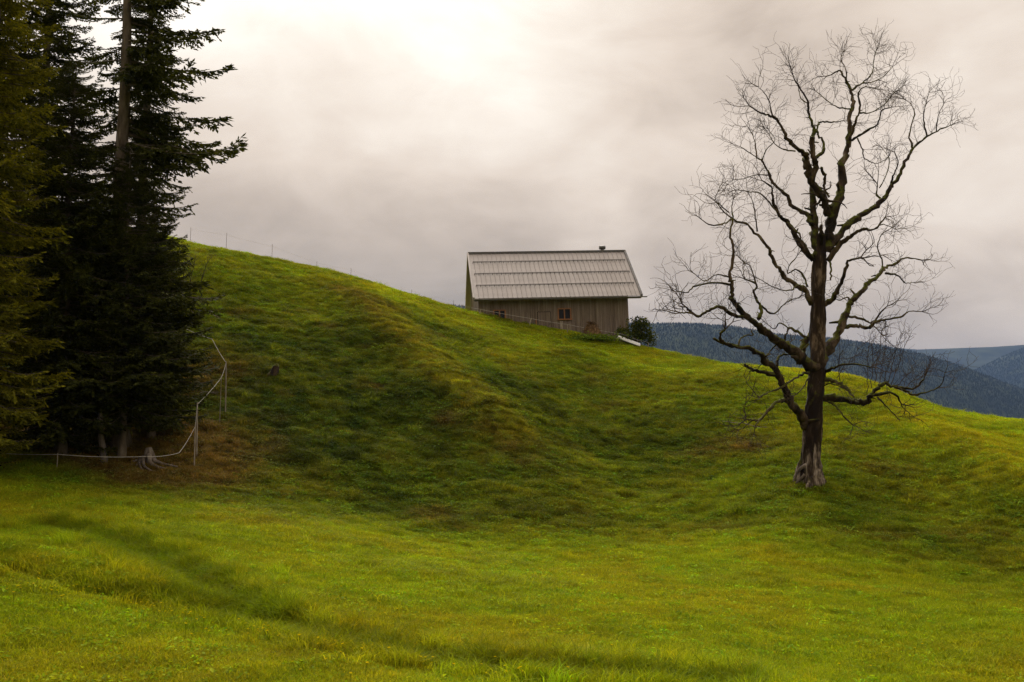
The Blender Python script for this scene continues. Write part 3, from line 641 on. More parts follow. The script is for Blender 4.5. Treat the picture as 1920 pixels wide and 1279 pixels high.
limb(A, [(700, 650), (640, 640), (590, 610), (560, 560)], 8, 3, -.9, 1.1, d0=-.7)
limb(B, [(760, 250), (722, 182), (680, 152), (622, 112), (590, 70), (545, 0), (530, -45), (470, -110), (415, -170), (365, -180), (300, -230), (258, -280)], 28, 4, -2.2, .9)
limb(A, [(494, 1088), (482, 1000), (470, 930), (440, 870)], 8, 3, -.6, 1.2, d0=-1.4)
limb(A, [(340, 985), (290, 940), (265, 910), (280, 870)], 6, 3, -.4, 1.5, d0=-1.9)
limb(B, [(680, 152), (640, 180), (560, 165), (500, 130)], 9, 3, -1.2, .9, d0=-.7)
limb(B, [(735, 160), (715, 110), (680, 70), (632, 90), (640, 50), (680, 0)], 11, 4, .9, .7)
# great left limb
limb(B, [(790, 572), (722, 558), (680, 512), (622, 472), (560, 432), (510, 390), (460, 346), (392, 290), (330, 216)], 58, 20, -2.6, .5, end=False)
limb(B, [(338, 214), (340, 160), (330, 100), (345, 0), (345, -60), (330, -120), (345, -190), (300, -170), (230, -160), (170, -200)], 18, 4, -.5, 1.0, d0=-2.6)
limb(B, [(345, -190), (340, -260), (350, -300)], 6, 3, .5, 1.3, d0=-2.8)
limb(B, [(400, 322), (340, 302), (270, 266), (210, 290), (168, 316), (120, 290), (100, 266)], 17, 8, -.9, .5, d0=-2.3)
limb(B, [(168, 316), (110, 296), (72, 296)], 11, 6, -.2, .5, d0=-3.1)
limb(B, [(335, 150), (260, 140), (150, 156), (110, 190), (60, 186)], 11, 4, -1.0, .9, d0=-2.7)
limb(B, [(325, 110), (260, 96), (200, 130), (140, 90)], 7, 3, .6, 1.1, d0=-2.7)
limb(B, [(476, 330), (492, 280), (472, 232), (455, 182), (470, 150), (410, 120)], 17, 6, .7, .7, d0=-2)
limb(B, [(474, 236), (505, 272), (560, 300), (622, 242), (692, 215)], 11, 4, 1.2, .7, d0=-1.9)
limb(B, [(470, 160), (440, 60), (400, 30), (370, 0)], 6, 3, .6, 1.0, d0=-1.6)
limb(B, [(715, 545), (702, 500), (722, 450), (748, 405)], 40, 26, .5, .2, end=False)
limb(B, [(735, 432), (682, 396), (640, 376), (622, 410), (615, 452)], 15, 7, .9, .6, d0=.3)
limb(B, [(640, 380), (590, 350), (560, 380), (520, 350)], 8, 3, .6, .6, d0=.8)
limb(B, [(590, 440), (545, 490), (518, 525)], 9, 5, .3, .4, d0=-1.1)
# low left limb
limb(B, [(722, 890), (702, 830), (652, 770), (630, 720), (600, 660), (570, 590), (520, 550), (470, 502), (420, 476), (340, 466), (290, 450), (245, 432)], 44, 12, -2.3, .12, end=False)
limb(B, [(292, 452), (278, 415), (305, 382)], 15, 9, -.3, .3, d0=-2.2)
limb(B, [(300, 385), (310, 350), (280, 330)], 6, 3, -.2, .8, d0=-2.4)
limb(B, [(375, 465), (385, 430), (415, 415), (450, 412), (442, 392)], 8, 5, .6, .3, d0=-1.9, end=False)
limb(B, [(565, 620), (500, 605), (440, 590), (408, 564)], 22, 9, -1.1, .2, d0=-1.0, end=False)
limb(B, [(572, 575), (590, 522), (640, 512)], 15, 7, .7, .3, d0=-1.1, end=False)
limb(B, [(640, 752), (582, 760), (530, 800), (490, 850), (455, 855), (412, 852)], 18, 7, -1.6, .8, d0=-.5)
limb(B, [(490, 850), (465, 880), (455, 925)], 8, 3, -.4, .6, d0=-1.9)
limb(B, [(450, 855), (400, 895), (380, 905)], 7, 3, -.3, 1.0, d0=-2)
limb(B, [(742, 605), (682, 630), (600, 682), (540, 710), (482, 736)], 14, 6, -1.6, .5, d0=-.4)
limb(B, [(742, 630), (715, 680), (680, 720)], 9, 4, -.9, .6, d0=-.3)
# right limbs
limb(B, [(800, 565), (822, 510), (882, 440), (905, 370), (940, 300), (962, 240), (1010, 190), (1060, 135), (1110, 95), (1145, 60), (1200, 36), (1240, 10), (1330, 22)], 50, 5, 1.9, .7)
limb(B, [(1110, 95), (1125, 30), (1100, -40), (1120, -110), (1180, -150)], 10, 3, .5, 1.4, d0=1.4)
limb(B, [(928, 372), (1000, 362), (1052, 376), (1078, 346), (1112, 300), (1150, 262)], 21, 5, -1.3, .8, d0=.8)
limb(B, [(1080, 346), (1150, 330), (1230, 312), (1262, 290), (1330, 290)], 13, 4, -.8, 1.2, d0=-.3)
limb(B, [(948, 315), (1022, 330), (1062, 350)], 14, 8, .5, .4, d0=1)
limb(B, [(1140, 90), (1210, 106), (1240, 140), (1285, 138)], 11, 3, .6, 1.2, d0=1.5)
limb(B, [(950, 250), (945, 215), (905, 230), (880, 225)], 9, 4, -.7, .5, d0=1.1)
limb(B, [(802, 262), (872, 220), (910, 140), (936, 60), (945, 26), (1012, 10)], 28, 7, -1.5, .5)
limb(B, [(850, 30), (858, 80), (855, 125)], 10, 7, -.8, .2, d0=-.3, end=False)
limb(B, [(812, 742), (882, 740), (960, 755), (1040, 762), (1062, 726), (1122, 666), (1182, 682), (1240, 690), (1300, 685), (1342, 640)], 34, 6, -1.2, .6)
limb(B, [(1190, 684), (1250, 705), (1292, 726), (1380, 702), (1432, 670), (1452, 608)], 13, 3, -.7, 1.2, d0=-.9)
limb(B, [(1062, 735), (1150, 710), (1200, 730), (1222, 768)], 17, 6, .5, .5, d0=-.7)
limb(B, [(1098, 735), (1150, 790), (1216, 856)], 9, 4, -.5, .2, d0=-.8, end=False)
limb(B, [(815, 645), (880, 655), (940, 692), (976, 735)], 24, 8, -1.3, .3, end=False)
limb(B, [(815, 604), (862, 588), (912, 570), (990, 566), (1062, 580)], 15, 5, -1.5, .7)
limb(B, [(830, 755), (880, 782), (910, 822), (972, 882)], 13, 5, -1.2, .5)
limb(B, [(800, 690), (850, 665), (900, 680)], 8, 4, -.8, .8)
# straight young shoots on the low right limb
mbs = MB()
for (x0, y0, x1, y1) in ((1045, 720, 1050, 470), (1070, 690, 1072, 410), (1090, 670, 1122, 350), (1110, 665, 1150, 420), (1130, 660, 1190, 480), (1150, 665, 1225, 400), (1170, 670, 1262, 420), (1200, 680, 1300, 560), (1240, 685, 1370, 600), (900, 650, 905, 500), (880, 640, 1010, 470)):
    a = loc(P(*C5(x0, y0), TY - .6)); b_ = loc(P(*C5(x1, y1), TY - .6 + rt.uniform(-.8, .8))); n = 9
    pp = a + (b_ - a) * np.linspace(0, 1, n)[:, None] + rt.normal(0, .03, (n, 3)); mbs.tube(pp, np.linspace(.016, .006, n), 4, cap=False)
    for i in range(2, n):
        for _ in range(2):
            d = (b_ - a) / np.linalg.norm(b_ - a) * .7 + rt.normal(0, .5, 3); d /= np.linalg.norm(d); grow(mbs, pp[i], d, rt.uniform(.35, .8), .0075, 1, .06, .14)
q = mbs.build('shoots', M['twig'], dead); tag(q, 'thin upright young shoots on the low right limb', kind='stuff')
# ------------------------------------------------------------------ spruces on the left
rs = np.random.default_rng(404); NQ = 0
def make_frond(seed, fine=True):
    """one spruce bough of unit length along +x: returns needle verts (k,4,3 quads) and wood polyline"""
    r = np.random.default_rng(seed); Q = []
    n = 17; s = np.linspace(0, 1, n)
    axis_ = np.c_[s, .05 * np.sin(s * 5 + r.uniform(0, 6)) * s, -.30 * s ** 1.3 + .26 * s ** 3.2]
    def blade(p, d, L, w):
        d = d / (np.linalg.norm(d) + 1e-9); sd = np.cross(d, r.normal(size=3) * .5 + (0, 0, 1)); sd /= np.linalg.norm(sd) + 1e-9
        m = p + d * L * .45; Q.append((p, m + sd * w, p + d * L, m - sd * w))
    def twig(p, d, L, lev):
        k = max(2, int(L / .034)); q = p.copy()
        for i in range(k):
            f = i / k; d = d + (0, 0, -.05 + .085 * f) + r.normal(0, .05, 3); d /= np.linalg.norm(d)
            blade(q, d, .064, .015)
            sd = np.cross(d, (0, 0, 1)); sd /= np.linalg.norm(sd) + 1e-9
            if lev > 0:
                for sg in (-1, 1):
                    if r.uniform() < .8: blade(q, d * .65 + sd * sg * .75 + (0, 0, r.uniform(-.5, .25)), r.uniform(.05, .105) * (1 - .4 * f), .015)
            q = q + d * L / k
    for i in range(2, n):
        f = s[i]; L = .40 * (1 - f) ** .7 * min(1, .35 + f * 2.4) + .06
        for sg in (-1, 1):
            if r.uniform() < .10: continue
            T = axis_[min(i + 1, n - 1)] - axis_[i - 1]; T /= np.linalg.norm(T)
            d = T * .72 + np.array((0, sg * .70, -.10 + r.uniform(-.18, .12)))
            twig(axis_[i] + r.normal(0, .004, 3), d, L * r.uniform(.65, 1.15), 1)
    twig(axis_[-2], axis_[-1] - axis_[-2], .16, 1)
    for i in range(3, n - 2):                                   # hanging side shoots
        if r.uniform() < .75:
            twig(axis_[i], np.array((.25, r.uniform(-.5, .5), -1.0)), r.uniform(.06, .17), 0)
    return np.array(Q), axis_
FR = [make_frond(k) for k in range(6)]
def spruce(name, base, H, R, label, mat, trunk_r, h0=.06, n=170, top_cut=None, bare=None, side=None, lean=0.0, prof=.8, extra=(), group='spruces at the edge of the meadow', droop=0.0):
    base = np.array(base, float); root = empty(name, base); tag(root, label, 'tree', group)
    global NQ
    zz = np.linspace(-.4, H, 26); tp = np.c_[lean * zz + .05 * np.sin(zz * .5), .04 * np.cos(zz * .4), zz]
    rr = trunk_r * (1 - zz / H * .92).clip(.03, 1.1) * (1 + .8 * np.exp(-(zz + .4) / .45))
    mb = MB(); mb.tube(tp, rr, 14, wob=lambda i, a: 1 + .05 * np.cos(5 * a + i) + .04 * np.cos(9 * a - i * 2)); mb.build('trunk', M['spruce_bark'], root, True)
    V = []; wood = MB(); todo = list(extra)
    hh = h0 * H + (H - h0 * H) * (np.arange(n) + rs.uniform(0, 1, n)) / n
    if top_cut: hh = hh[hh < top_cut]
    ga = 2.399963
    for k, h in enumerate(hh):
        f = (h - h0 * H) / (H - h0 * H); az = k * ga + rs.uniform(-.5, .5)
        L = R * ((1 - f) ** prof) * rs.uniform(.66, 1.12) * min(1, .55 + f * 6) + .25
        if bare and bare(h, az): continue
        if side: L *= side(h, az)
        todo.append((h, az, L, rs.uniform(-.30, .02) - droop + .45 * f))
    for (h, az, L, tilt) in todo:
        Q, ax_ = FR[rs.integers(len(FR))]; ca, sa = math.cos(az), math.sin(az); ct, st = math.cos(tilt), math.sin(tilt); roll = rs.uniform(-.35, .35); cr, sr = math.cos(roll), math.sin(roll)
        wy = min(1.0, 2.6 / max(L, .1)) * 1.0
        def tf(p):
            x, y, z = p[..., 0] * L, p[..., 1] * L * wy, p[..., 2] * L * .9
            y, z = y * cr - z * sr, y * sr + z * cr; x, z = x * ct - z * st, x * st + z * ct
            return np.stack([x * ca - y * sa + lean * h, x * sa + y * ca, z + h], -1)
        V.append(tf(Q)); a = tf(ax_); wood.tube(a, np.linspace(.016 + .009 * L, .006, len(a)), 4, cap=False)
    V = np.concatenate(V).reshape(-1, 3); NQ += len(V) // 4; me = fast_mesh('crown', V, np.arange(len(V)).reshape(-1, 4), mat); link('crown', me, root)
    tag(wood.build('boughs', M['spruce_bark'], root), kind='stuff'); return root
def spot(u, Y):
    x = (u - 960) / F * Y * 1.0; return np.array((x, Y, Z(x, Y)))
def hgt(base, v):                      # height above the base of what is seen at row v at the same distance
    return P(960, v, base[1])[2] - base[2]
bA = spot(222, 37); mA = F / 37
ex = []
# the long boughs that reach out over the slope: (tip u, tip v, depth turn)
for (tu, tv, dz, az) in ((388, 8, .5, -.2), (392, 55, .4, .25), (386, 92, .3, -.35), (416, 130, .5, .1), (384, 175, .3, -.5), (400, 215, .35, .35), (452, 292, .45, -.1), (420, 268, .4, .45), (386, 330, .25, -.3), (352, 388, .3, .2), (360, 240, .3, .8), (350, 150, .3, -.8)):
    L = (tu - 226) / mA / math.cos(az); h = hgt(bA, tv) + .06 * L + .0; ex.append((h + .10, az, L * 1.02, .02)); ex.append((h + rs.uniform(-.5, .5), az + rs.uniform(-.4, .4), L * rs.uniform(.6, .85), rs.uniform(-.2, .1))); ex.append((h + rs.uniform(-.5, .5), az + rs.uniform(-.5, .5), L * rs.uniform(.5, .75), rs.uniform(-.3, .0)))
spruce('spruce', bA, 27, 3.3, 'tallest spruce with bare trunk above and long ragged boughs reaching over the slope', M['needle_dark'], .36, .10, 190, None,
       lambda h, az: (math.sin(az) < -.15 and hgt(bA, 310) < h < hgt(bA, 175)) or (math.sin(az) < -.45 and h > hgt(bA, 175)) or (math.cos(az) > .2 and hgt(bA, 430) < h < hgt(bA, 300)), None, -.012, .75, ex)
bB = spot(258, 40.5)
spruce('spruce', bB, 25, 2.9, 'slimmer dark spruce standing just behind the tallest one', M['needle_dark'], .26, .12, 200, None, None, lambda h, az: .8, 0, .7, droop=.15)
bC = spot(-45, 30.5)
spruce('spruce', bC, 27, 3.2, 'yellowish green spruce cut off at the left edge of the picture', M['needle_gold'], .34, .0, 440, None, None, lambda h, az: .72 if math.cos(az) > .3 else .9, 0, .40)
bD = spot(285, 38.3)
spruce('spruce', bD, hgt(bD, 395), 2.35, 'bushy dark spruce at the foot of the slope beside the fence tape', M['needle_dark'], .15, .09, 240, None, None, lambda h, az: 1.0, 0, .55, [(hgt(bD, 545), -.15, 2.75, -.05), (hgt(bD, 560), .1, 2.5, -.1), (hgt(bD, 575), -.3, 2.2, -.1)])
bE = spot(118, 34.6)
spruce('spruce', bE, hgt(bE, 120), 2.5, 'dense dark spruce between the yellowish one and the bare trunk', M['needle_dark'], .18, .04, 330, None, None, None, 0, .5)
bF = spot(60, 41)
spruce('spruce', bF, 24, 3.2, 'tall dark spruce behind, filling the upper left corner', M['needle_dark'], .3, .10, 300, None, None, None, 0, .5)
bG = spot(232, 35.6)
spruce('spruce', bG, hgt(bG, 275), 2.4, 'half-grown dark spruce in front of the tallest trunk', M['needle_dark'], .13, .12, 240, None, None, None, 0, .6)
# pale curved young trunk beside the big spruce
bH = spot(196, 34.9); sap = empty('slender_trunk', bH); tag(sap, 'slender pale curved trunk leaning beside the big spruce base', 'tree')
mb = MB(); mb.tube(catmull([(.10, 0, -.1), (.03, 0, .4), (-.08, 0, 1.0), (-.12, .05, 1.7), (-.10, .1, 2.6), (-.05, .1, 3.4)], 5), np.linspace(.13, .06, 26), 10); mb.build('trunk', M['post_dark'], sap, True)

# ------------------------------------------------------------------ barn
TH = math.radians(6.0)
bo = P(898, 552, 72.0)                                        # front wall, left corner, at eave height
barn = empty('barn', bo); barn.rotation_euler = (0, math.radians(-1.9), TH)
tag(barn, 'weathered wooden barn with grey sheet metal roof on the hilltop', 'barn')
LW, DP, HB = 10.95, 8.8, 5.2                                   # wall length, depth, depth of wall below the eave line
SL = 4.15 / 5.0                                                # roof slope
OH, OL, OR = .62, .40, .95                                     # overhangs: eave, left, right
def rz(y): return .02 + SL * y                                 # underside height of the roof over local y
rb = random.Random(3)
wins = [(1.00, 1.92, -2.02, -1.16), (5.74, 6.74, -2.02, -1.14)]
DOOR = (4.24, 5.24, -4.0, -1.36)
def wall_part(name): 
    o = empty(name); o.parent = barn; return o
fw = wall_part('front_wall'); x = 0.0; k = 0
core = MB(); core.box((LW / 2, DP / 2, -HB / 2 - .06), (LW - .16, DP - .16, HB - .1)); core.build('interior', M['void'], barn)
cuts = sorted([0.0, LW] + [q for w_ in wins + [DOOR] for q in w_[:2]]); edges = [0.0]
for a, b_ in zip(cuts[:-1], cuts[1:]):
    m_ = max(1, round((b_ - a) / .2)); q = np.cumsum([rb.uniform(.7, 1.3) for _ in range(m_)]); edges += list(a + (b_ - a) * q / q[-1])
for x, xe in zip(edges[:-1], edges[1:]):
    w = xe - x; xs = (x, xe)
    segs = [(-HB, .06)]
    for (a, b_, lo, hi) in wins + [DOOR]:
        if xs[1] > a + .02 and xs[0] < b_ - .02:
            segs = [s for q in segs for s in (((q[0], min(q[1], lo)),) if q[0] < lo else ()) + (((max(q[0], hi), q[1]),) if q[1] > hi else ())]
    for (lo, hi) in segs:
        mb = MB(); mb.box((x + w / 2, rb.uniform(-.012, .0), (lo + hi) / 2), (w - .012, .05, hi - lo)); mb.build('plank', M['plank'], fw)
for (nm, xx, sgn) in (('gable_wall', 0.0, -1), ('gable_wall', LW, 1)):
    gw = wall_part(nm); y = 0.03
    while y < DP - .02:
        w = min(rb.uniform(.15, .24), DP - y); m = y + w / 2; top = rz(min(m, DP - m)) - .02
        mb = MB(); mb.box((xx + sgn * rb.uniform(0, .012), m, (top - HB) / 2), (.05, w - .012, top + HB)); mb.build('plank', M['plank'], gw); y += w
bw = MB(); bw.box((LW / 2, DP, -HB / 2), (LW, .05, HB)); bw.build('back_wall', M['plank'], barn)
for xx in (0.0, LW):                                           # corner boards
    mb = MB(); mb.box((xx, -.035, -HB / 2), (.14, .04, HB)); mb.build('corner_board', M['plank_lt'], barn)
fb = MB(); fb.box((-.05, 3.2, -1.75), (.30, 7.2, .5)); fb.build('foundation', M['plaster'], barn)
# roof
roof = wall_part('roof'); X0, X1 = -OL, LW + OR; n = 35; pw = (X1 - X0) / n; Yr = DP / 2
sl = math.atan(SL); Ls = (Yr + OH) / math.cos(sl); Rm = Matrix.Rotation(sl, 3, 'X')
def on_roof(x, s, h=0.0):                                      # s = metres up the slope from the eave
    return (x, -OH + s * math.cos(sl) - h * math.sin(sl), rz(-OH) + .10 + s * math.sin(sl) + h * math.cos(sl))
pm = MB(); pm.box((0, 0, 0), (pw - .006, Ls, .03), Rm); pm.box(np.array(Rm @ Vector((-pw / 2 + .02, 0, .035))), (.035, Ls, .045), Rm); panel_me = pm.mesh('roof_panel', M['tin'])
for side in (0, 1):
    for i in range(n):
        o = link('roof_panel', panel_me, roof); c = on_roof(X0 + (i + .5) * pw, Ls / 2)
        if side == 0: o.location = c
        else: o.location = (c[0], DP - c[1], c[2]); o.rotation_euler = (0, 0, math.pi)
for f in (.245, .50, .765):                                    # snow guards
    sgd = MB(); s = f * Ls
    for hh in (.10, .17): sgd.tube([on_roof(X0 + .25, s, hh), on_roof(X1 - .25, s, hh)], .022, 6)
    for i in range(n + 1):
        xx = X0 + .25 + (X1 - X0 - .5) * i / n; sgd.box(on_roof(xx, s, .09), (.03, .05, .18), Rm)
    sgd.build('snow_guard', M['grey_metal'], roof)
mb = MB(); mb.box((LW / 2 + (OR - OL) / 2, Yr, rz(Yr) + .17), (X1 - X0 + .04, .34, .05)); mb.box((LW / 2 + (OR - OL) / 2, Yr - .16, rz(Yr) + .10), (X1 - X0 + .04, .03, .16)); mb.build('ridge_cap', M['dark_metal'], roof)
for xx in (X0 - .03, X1 + .03):
    for sd in (0, 1):
        c = on_roof(xx, Ls / 2, .02)
        mb = MB(); mb.box((c[0], c[1] if sd == 0 else DP - c[1], c[2]), (.12 if xx < 0 else .16, Ls + .04, .20), Rm if sd == 0 else Matrix.Rotation(-sl, 3, 'X')); mb.build('verge_trim', M['grey_metal'] if xx > 0 else M['tin'], roof)
mb = MB()                                                      # half-round gutter that runs on past the roof
a = np.linspace(math.pi, 2 * math.pi, 9); xs = (X0 - .02, X1 + .42); prof = [(.075 * math.cos(t), .075 * math.sin(t)) for t in a]
yy, zz = -OH - .08, rz(-OH) + .03
mb.add([(x, yy + p[0], zz + p[1]) for x in xs for p in prof] + [(x, yy + p[0] * .86, zz + .004 + p[1] * .86) for x in xs for p in prof],
       [(i, i + 1, 9 + i + 1, 9 + i) for i in range(8)] + [(18 + i, 27 + i, 27 + i + 1, 18 + i + 1) for i in range(8)] + [(0, 9, 27, 18), (8, 26, 35, 17)])
mb.build('gutter', M['grey_metal'], roof, True)
mb = MB(); mb.box(((X0 + X1) / 2, -OH + .03, rz(-OH) - .02), (X1 - X0, .05, .16)); mb.build('fascia', M['plank'], roof)
for xx in np.linspace(.3, LW - .3, 9):
    mb = MB(); mb.box((xx, -OH / 2, rz(-OH / 2) - .02), (.12, OH * 1.15, .12), Rm); mb.build('rafter_end', M['plank'], roof)
cx = LW + OR - 1.72
mb = MB(); mb.tube([(cx, Yr + .1, rz(Yr) + .05), (cx, Yr + .1, rz(Yr) + .30)], .14, 12); mb.tube([(cx - .24, Yr + .1, rz(Yr) + .44), (cx + .24, Yr + .1, rz(Yr) + .44)], .15, 14); mb.build('chimney', M['dark_metal'], roof)
# windows and door
for (a, b_, lo, hi) in wins:
    w = wall_part('window'); cx, cz = (a + b_) / 2, (lo + hi) / 2
    def bx(nm, c, d, m): q = MB(); q.box(c, d); q.build(nm, m, w)
    for s in (-1, 1): bx('frame', (cx + s * ((b_ - a) / 2 - .04), -.03, cz), (.09, .09, hi - lo), M['frame'])
    bx('frame', (cx, -.032, hi - .04), (b_ - a - .17, .09, .08), M['frame']); bx('sill', (cx, -.06, lo + .04), (b_ - a + .12, .16, .10), M['frame'])
    bx('mullion', (cx, -.028, cz + .02), (.09, .08, hi - lo - .16), M['frame'])
    for s in (-1, 1): bx('pane', (cx + s * (b_ - a) / 4, .0, cz), ((b_ - a) / 2 - .12, .012, hi - lo - .14), M['glass'])
dr = wall_part('door'); nx_ = 5; a, b_, lo, hi = DOOR
for i in range(nx_):
    w = (b_ - a - .06) / nx_; mb = MB(); mb.box((a + .03 + (i + .5) * w, -.018 - .004 * (i % 2), (lo + hi) / 2 - .02), (w - .01, .04, hi - lo - .05)); mb.build('plank', M['plank_lt'], dr)
mb = MB(); mb.box(((a + b_) / 2, -.045, hi + .02), (b_ - a + .12, .05, .07)); mb.build('lintel', M['plank'], dr)
mb = MB(); mb.box((b_ - .16, -.06, -2.3), (.04, .05, .16)); mb.build('handle', M['dark_metal'], dr)
mb = MB(); mb.box((a - .12, -.10, -3.0), (.07, .07, 2.2)); mb.build('prop_board', M['frame'], barn)
mb = MB(); mb.box((5.98, -.10, -3.15), (.20, .06, 2.1)); mb.build('leaning_board', M['post'], barn)

# ------------------------------------------------------------------ around the barn
def leaf_cloud(name, n, centre_fn, size, mat, parent, seed, flat=.5):
    r = np.random.default_rng(seed); V = []
    for i in range(n):
        c = centre_fn(r); d = r.normal(size=3); d[2] *= flat; d /= np.linalg.norm(d); s = np.cross(d, r.normal(size=3)); s /= np.linalg.norm(s) + 1e-9; L = size * r.uniform(.6, 1.3)
        V += [c, c + d * L * .5 + s * L * .28, c + d * L, c + d * L * .5 - s * L * .28]
    V = np.array(V); return link(name, fast_mesh(name, V, np.arange(len(V)).reshape(-1, 4), mat), parent)
bp_ = ground_hit(1190, 641, lo=64, hi=74); bp_ = np.array((P(1191, 640, 71.6)[0], 71.6, Z(P(1191, 640, 71.6)[0], 71.6)))
bush = empty('bush', bp_); tag(bush, 'rounded leafy green bush at the right corner of the barn', 'bush')
rb2 = np.random.default_rng(8); cl = [(rb2.normal(0, .48), rb2.normal(0, .45), rb2.uniform(.25, 1.75), rb2.uniform(.28, .5)) for _ in range(26)] + [(.9, 0, .5, .4), (.75, 0, .9, .4), (1.15, .1, .25, .35), (.2, 0, 1.9, .25)]
def bush_pt(r):
    c = cl[r.integers(len(cl))]; d = r.normal(size=3); d /= np.linalg.norm(d); return np.array(c[:3]) * (1, 1, 1) + d * c[3] * r.uniform(.6, 1.1)
leaf_cloud('foliage', 4200, bush_pt, .15, M['bush'], bush, 5)
mb = MB()
for c in cl[:12]: mb.tube(catmull([(0, 0, -.2), (c[0] * .4, c[1] * .4, c[2] * .5), c[:3]], 4), np.linspace(.035, .012, 9), 5)
mb.build('stems', M['twig'], bush)
# dung heap
hp = np.array((P(1108, 618, 71.2)[0], 71.2, Z(P(1108, 618, 71.2)[0], 71.2)))
heap = empty('dung_heap', hp); tag(heap, 'brown heap of straw and dung piled against the barn wall', 'heap')
th = np.linspace(0, 2 * np.pi, 40, endpoint=False); V = []; Fh = []
for j, q in enumerate(np.linspace(0, 1, 12)):
    for i, a in enumerate(th):
        rr = q * (1 + .16 * vnoise(np.array([a * 1.3 + 3]), np.array([0.5]), 4)[0]); z = 1.25 * (1 - q ** 1.7) + .16 * vnoise(np.array([math.cos(a) * q * 5]), np.array([math.sin(a) * q * 5]), 9)[0] * (q < .98) - .25 * q
        V.append((rr * .88 * math.cos(a) + .12 * q, rr * .7 * math.sin(a), z * .95 - .02))
for j in range(11):
    for i in range(40): k = (i + 1) % 40; Fh.append((j * 40 + i, j * 40 + k, (j + 1) * 40 + k, (j + 1) * 40 + i))
mb = MB(); mb.add(V, Fh); mb.build('mound', M['straw'], heap, True)
r = np.random.default_rng(2); mb = MB()
for i in range(420):
    q = V[r.integers(40, len(V))]; d = r.normal(size=3); d[2] = abs(d[2]) * .3; d /= np.linalg.norm(d); p = np.array(q) + (0, 0, .01); mb.tube([p, p + d * r.uniform(.12, .32)], .011, 3, cap=False)
tag(mb.build('straw', M['straw'], heap), kind='stuff')
# white tub lying on its side by the fence
wp = crest_pt(1177, back=-.5) + (0, 0, .12)
tub = empty('trough', wp, (0, math.radians(20), math.radians(4))); tag(tub, 'long white trough with a dark rail lying by the fence below the bush', 'trough')
mb = MB(); nseg = 10; V = []; Fh = []
for xx in (-.85, -.80, .80, .85):
    for t_ in np.linspace(0, math.pi, nseg): V.append((xx, -.24 * math.cos(t_), .10 + .24 * math.sin(t_) * (1 if abs(xx) < .83 else .85)))
for j in range(3):
    for i in range(nseg - 1): Fh.append((j * nseg + i, j * nseg + i + 1, (j + 1) * nseg + i + 1, (j + 1) * nseg + i))
Fh += [tuple(range(nseg)), tuple(range(3 * nseg, 4 * nseg))]
mb.add(V, Fh); mb.build('tub', M['white'], tub, True)
mb = MB(); mb.tube([(-.95, -.05, .30), (-.82, -.03, .50), (.9, 0, .50), (.98, 0, .25)], .03, 6); mb.build('rail', M['grey_metal'], tub)
# nettles below the heap
npz = crest_pt(1106, back=-.9); net = empty('nettle_patch', npz); tag(net, 'dark green patch of nettles on the crest below the dung heap', 'plant')
leaf_cloud('leaves', 2200, lambda r: np.array((r.normal(0, .95), r.normal(0, .5), 0)) * 1.0 + np.array((0, 0, abs(r.normal(0, .17)) + .02)), .17, M['weed'], net, 15)

# ------------------------------------------------------------------ fences
def fence(name, label, posts, h, r, wires, mat, tapew=.02, sag=.04, lean=None, tapemat='tape'):
    """posts: list of ground points; wires: heights"""
    root = empty(name, posts[0]); tag(root, label, 'fence', None); tops = []
    o_ = np.array(posts[0])
    for i, p in enumerate(posts):
        hh = h[i] if isinstance(h, (list, tuple)) else h
        l = np.array(lean[i] if lean else (random.uniform(-.04, .04), 0, 0)); q = np.array(p) - o_
        tops.append((q, q + l * hh + (0, 0, hh)))
        if hh > .12:
            mb = MB(); mb.tube([q + (0, 0, -.2), q + l * hh * .5 + (0, 0, hh * .5), q + l * hh + (0, 0, hh)], [r, r * .95, r * .85], 6); mb.build('post', M[mat], root)
    for wf in wires:
        mb = MB()
        for a, b_ in zip(tops[:-1], tops[1:]):
            A_ = a[0] + (a[1] - a[0]) * wf; B_ = b_[0] + (b_[1] - b_[0]) * wf; s_ = np.linspace(0, 1, 9)
            pp = A_ + (B_ - A_) * s_[:, None]; pp[:, 2] -= sag * 4 * s_ * (1 - s_); mb.tube(pp, tapew / 2, 4)
        mb.build('tape', M[tapemat], root)
    return root
def gp(u, Y): x = P(u, 700, Y)[0]; return np.array((x, Y, Z(x, Y)))
fence('electric_fence', 'white tape fence on thin posts running past the barn front', [crest_pt(u) for u in (866, 899, 992, 1064, 1152, 1195, 1214)],
      [.35, .42, .60, .68, .72, .62, .4], .036, (.95,), 'post', .026, .03, [(0, 0, 0), (.15, 0, 0), (.25, 0, 0), (0, 0, 0), (.06, 0, 0), (0, 0, 0), (.2, 0, 0)])
fence('electric_fence', 'thin wire fence on slender posts along the far hill crest', [gp(350, 69), gp(418, 70.5), gp(505, 72), gp(590, 73), gp(655, 73.5), gp(770, 73), gp(850, 72)], [1.2, 1.45, 1.35, .9, 1.2, .75, .6], .014, (.9,), 'post_dark', .008, .05)
def FP(u, v, Y): return P(u, v, Y)
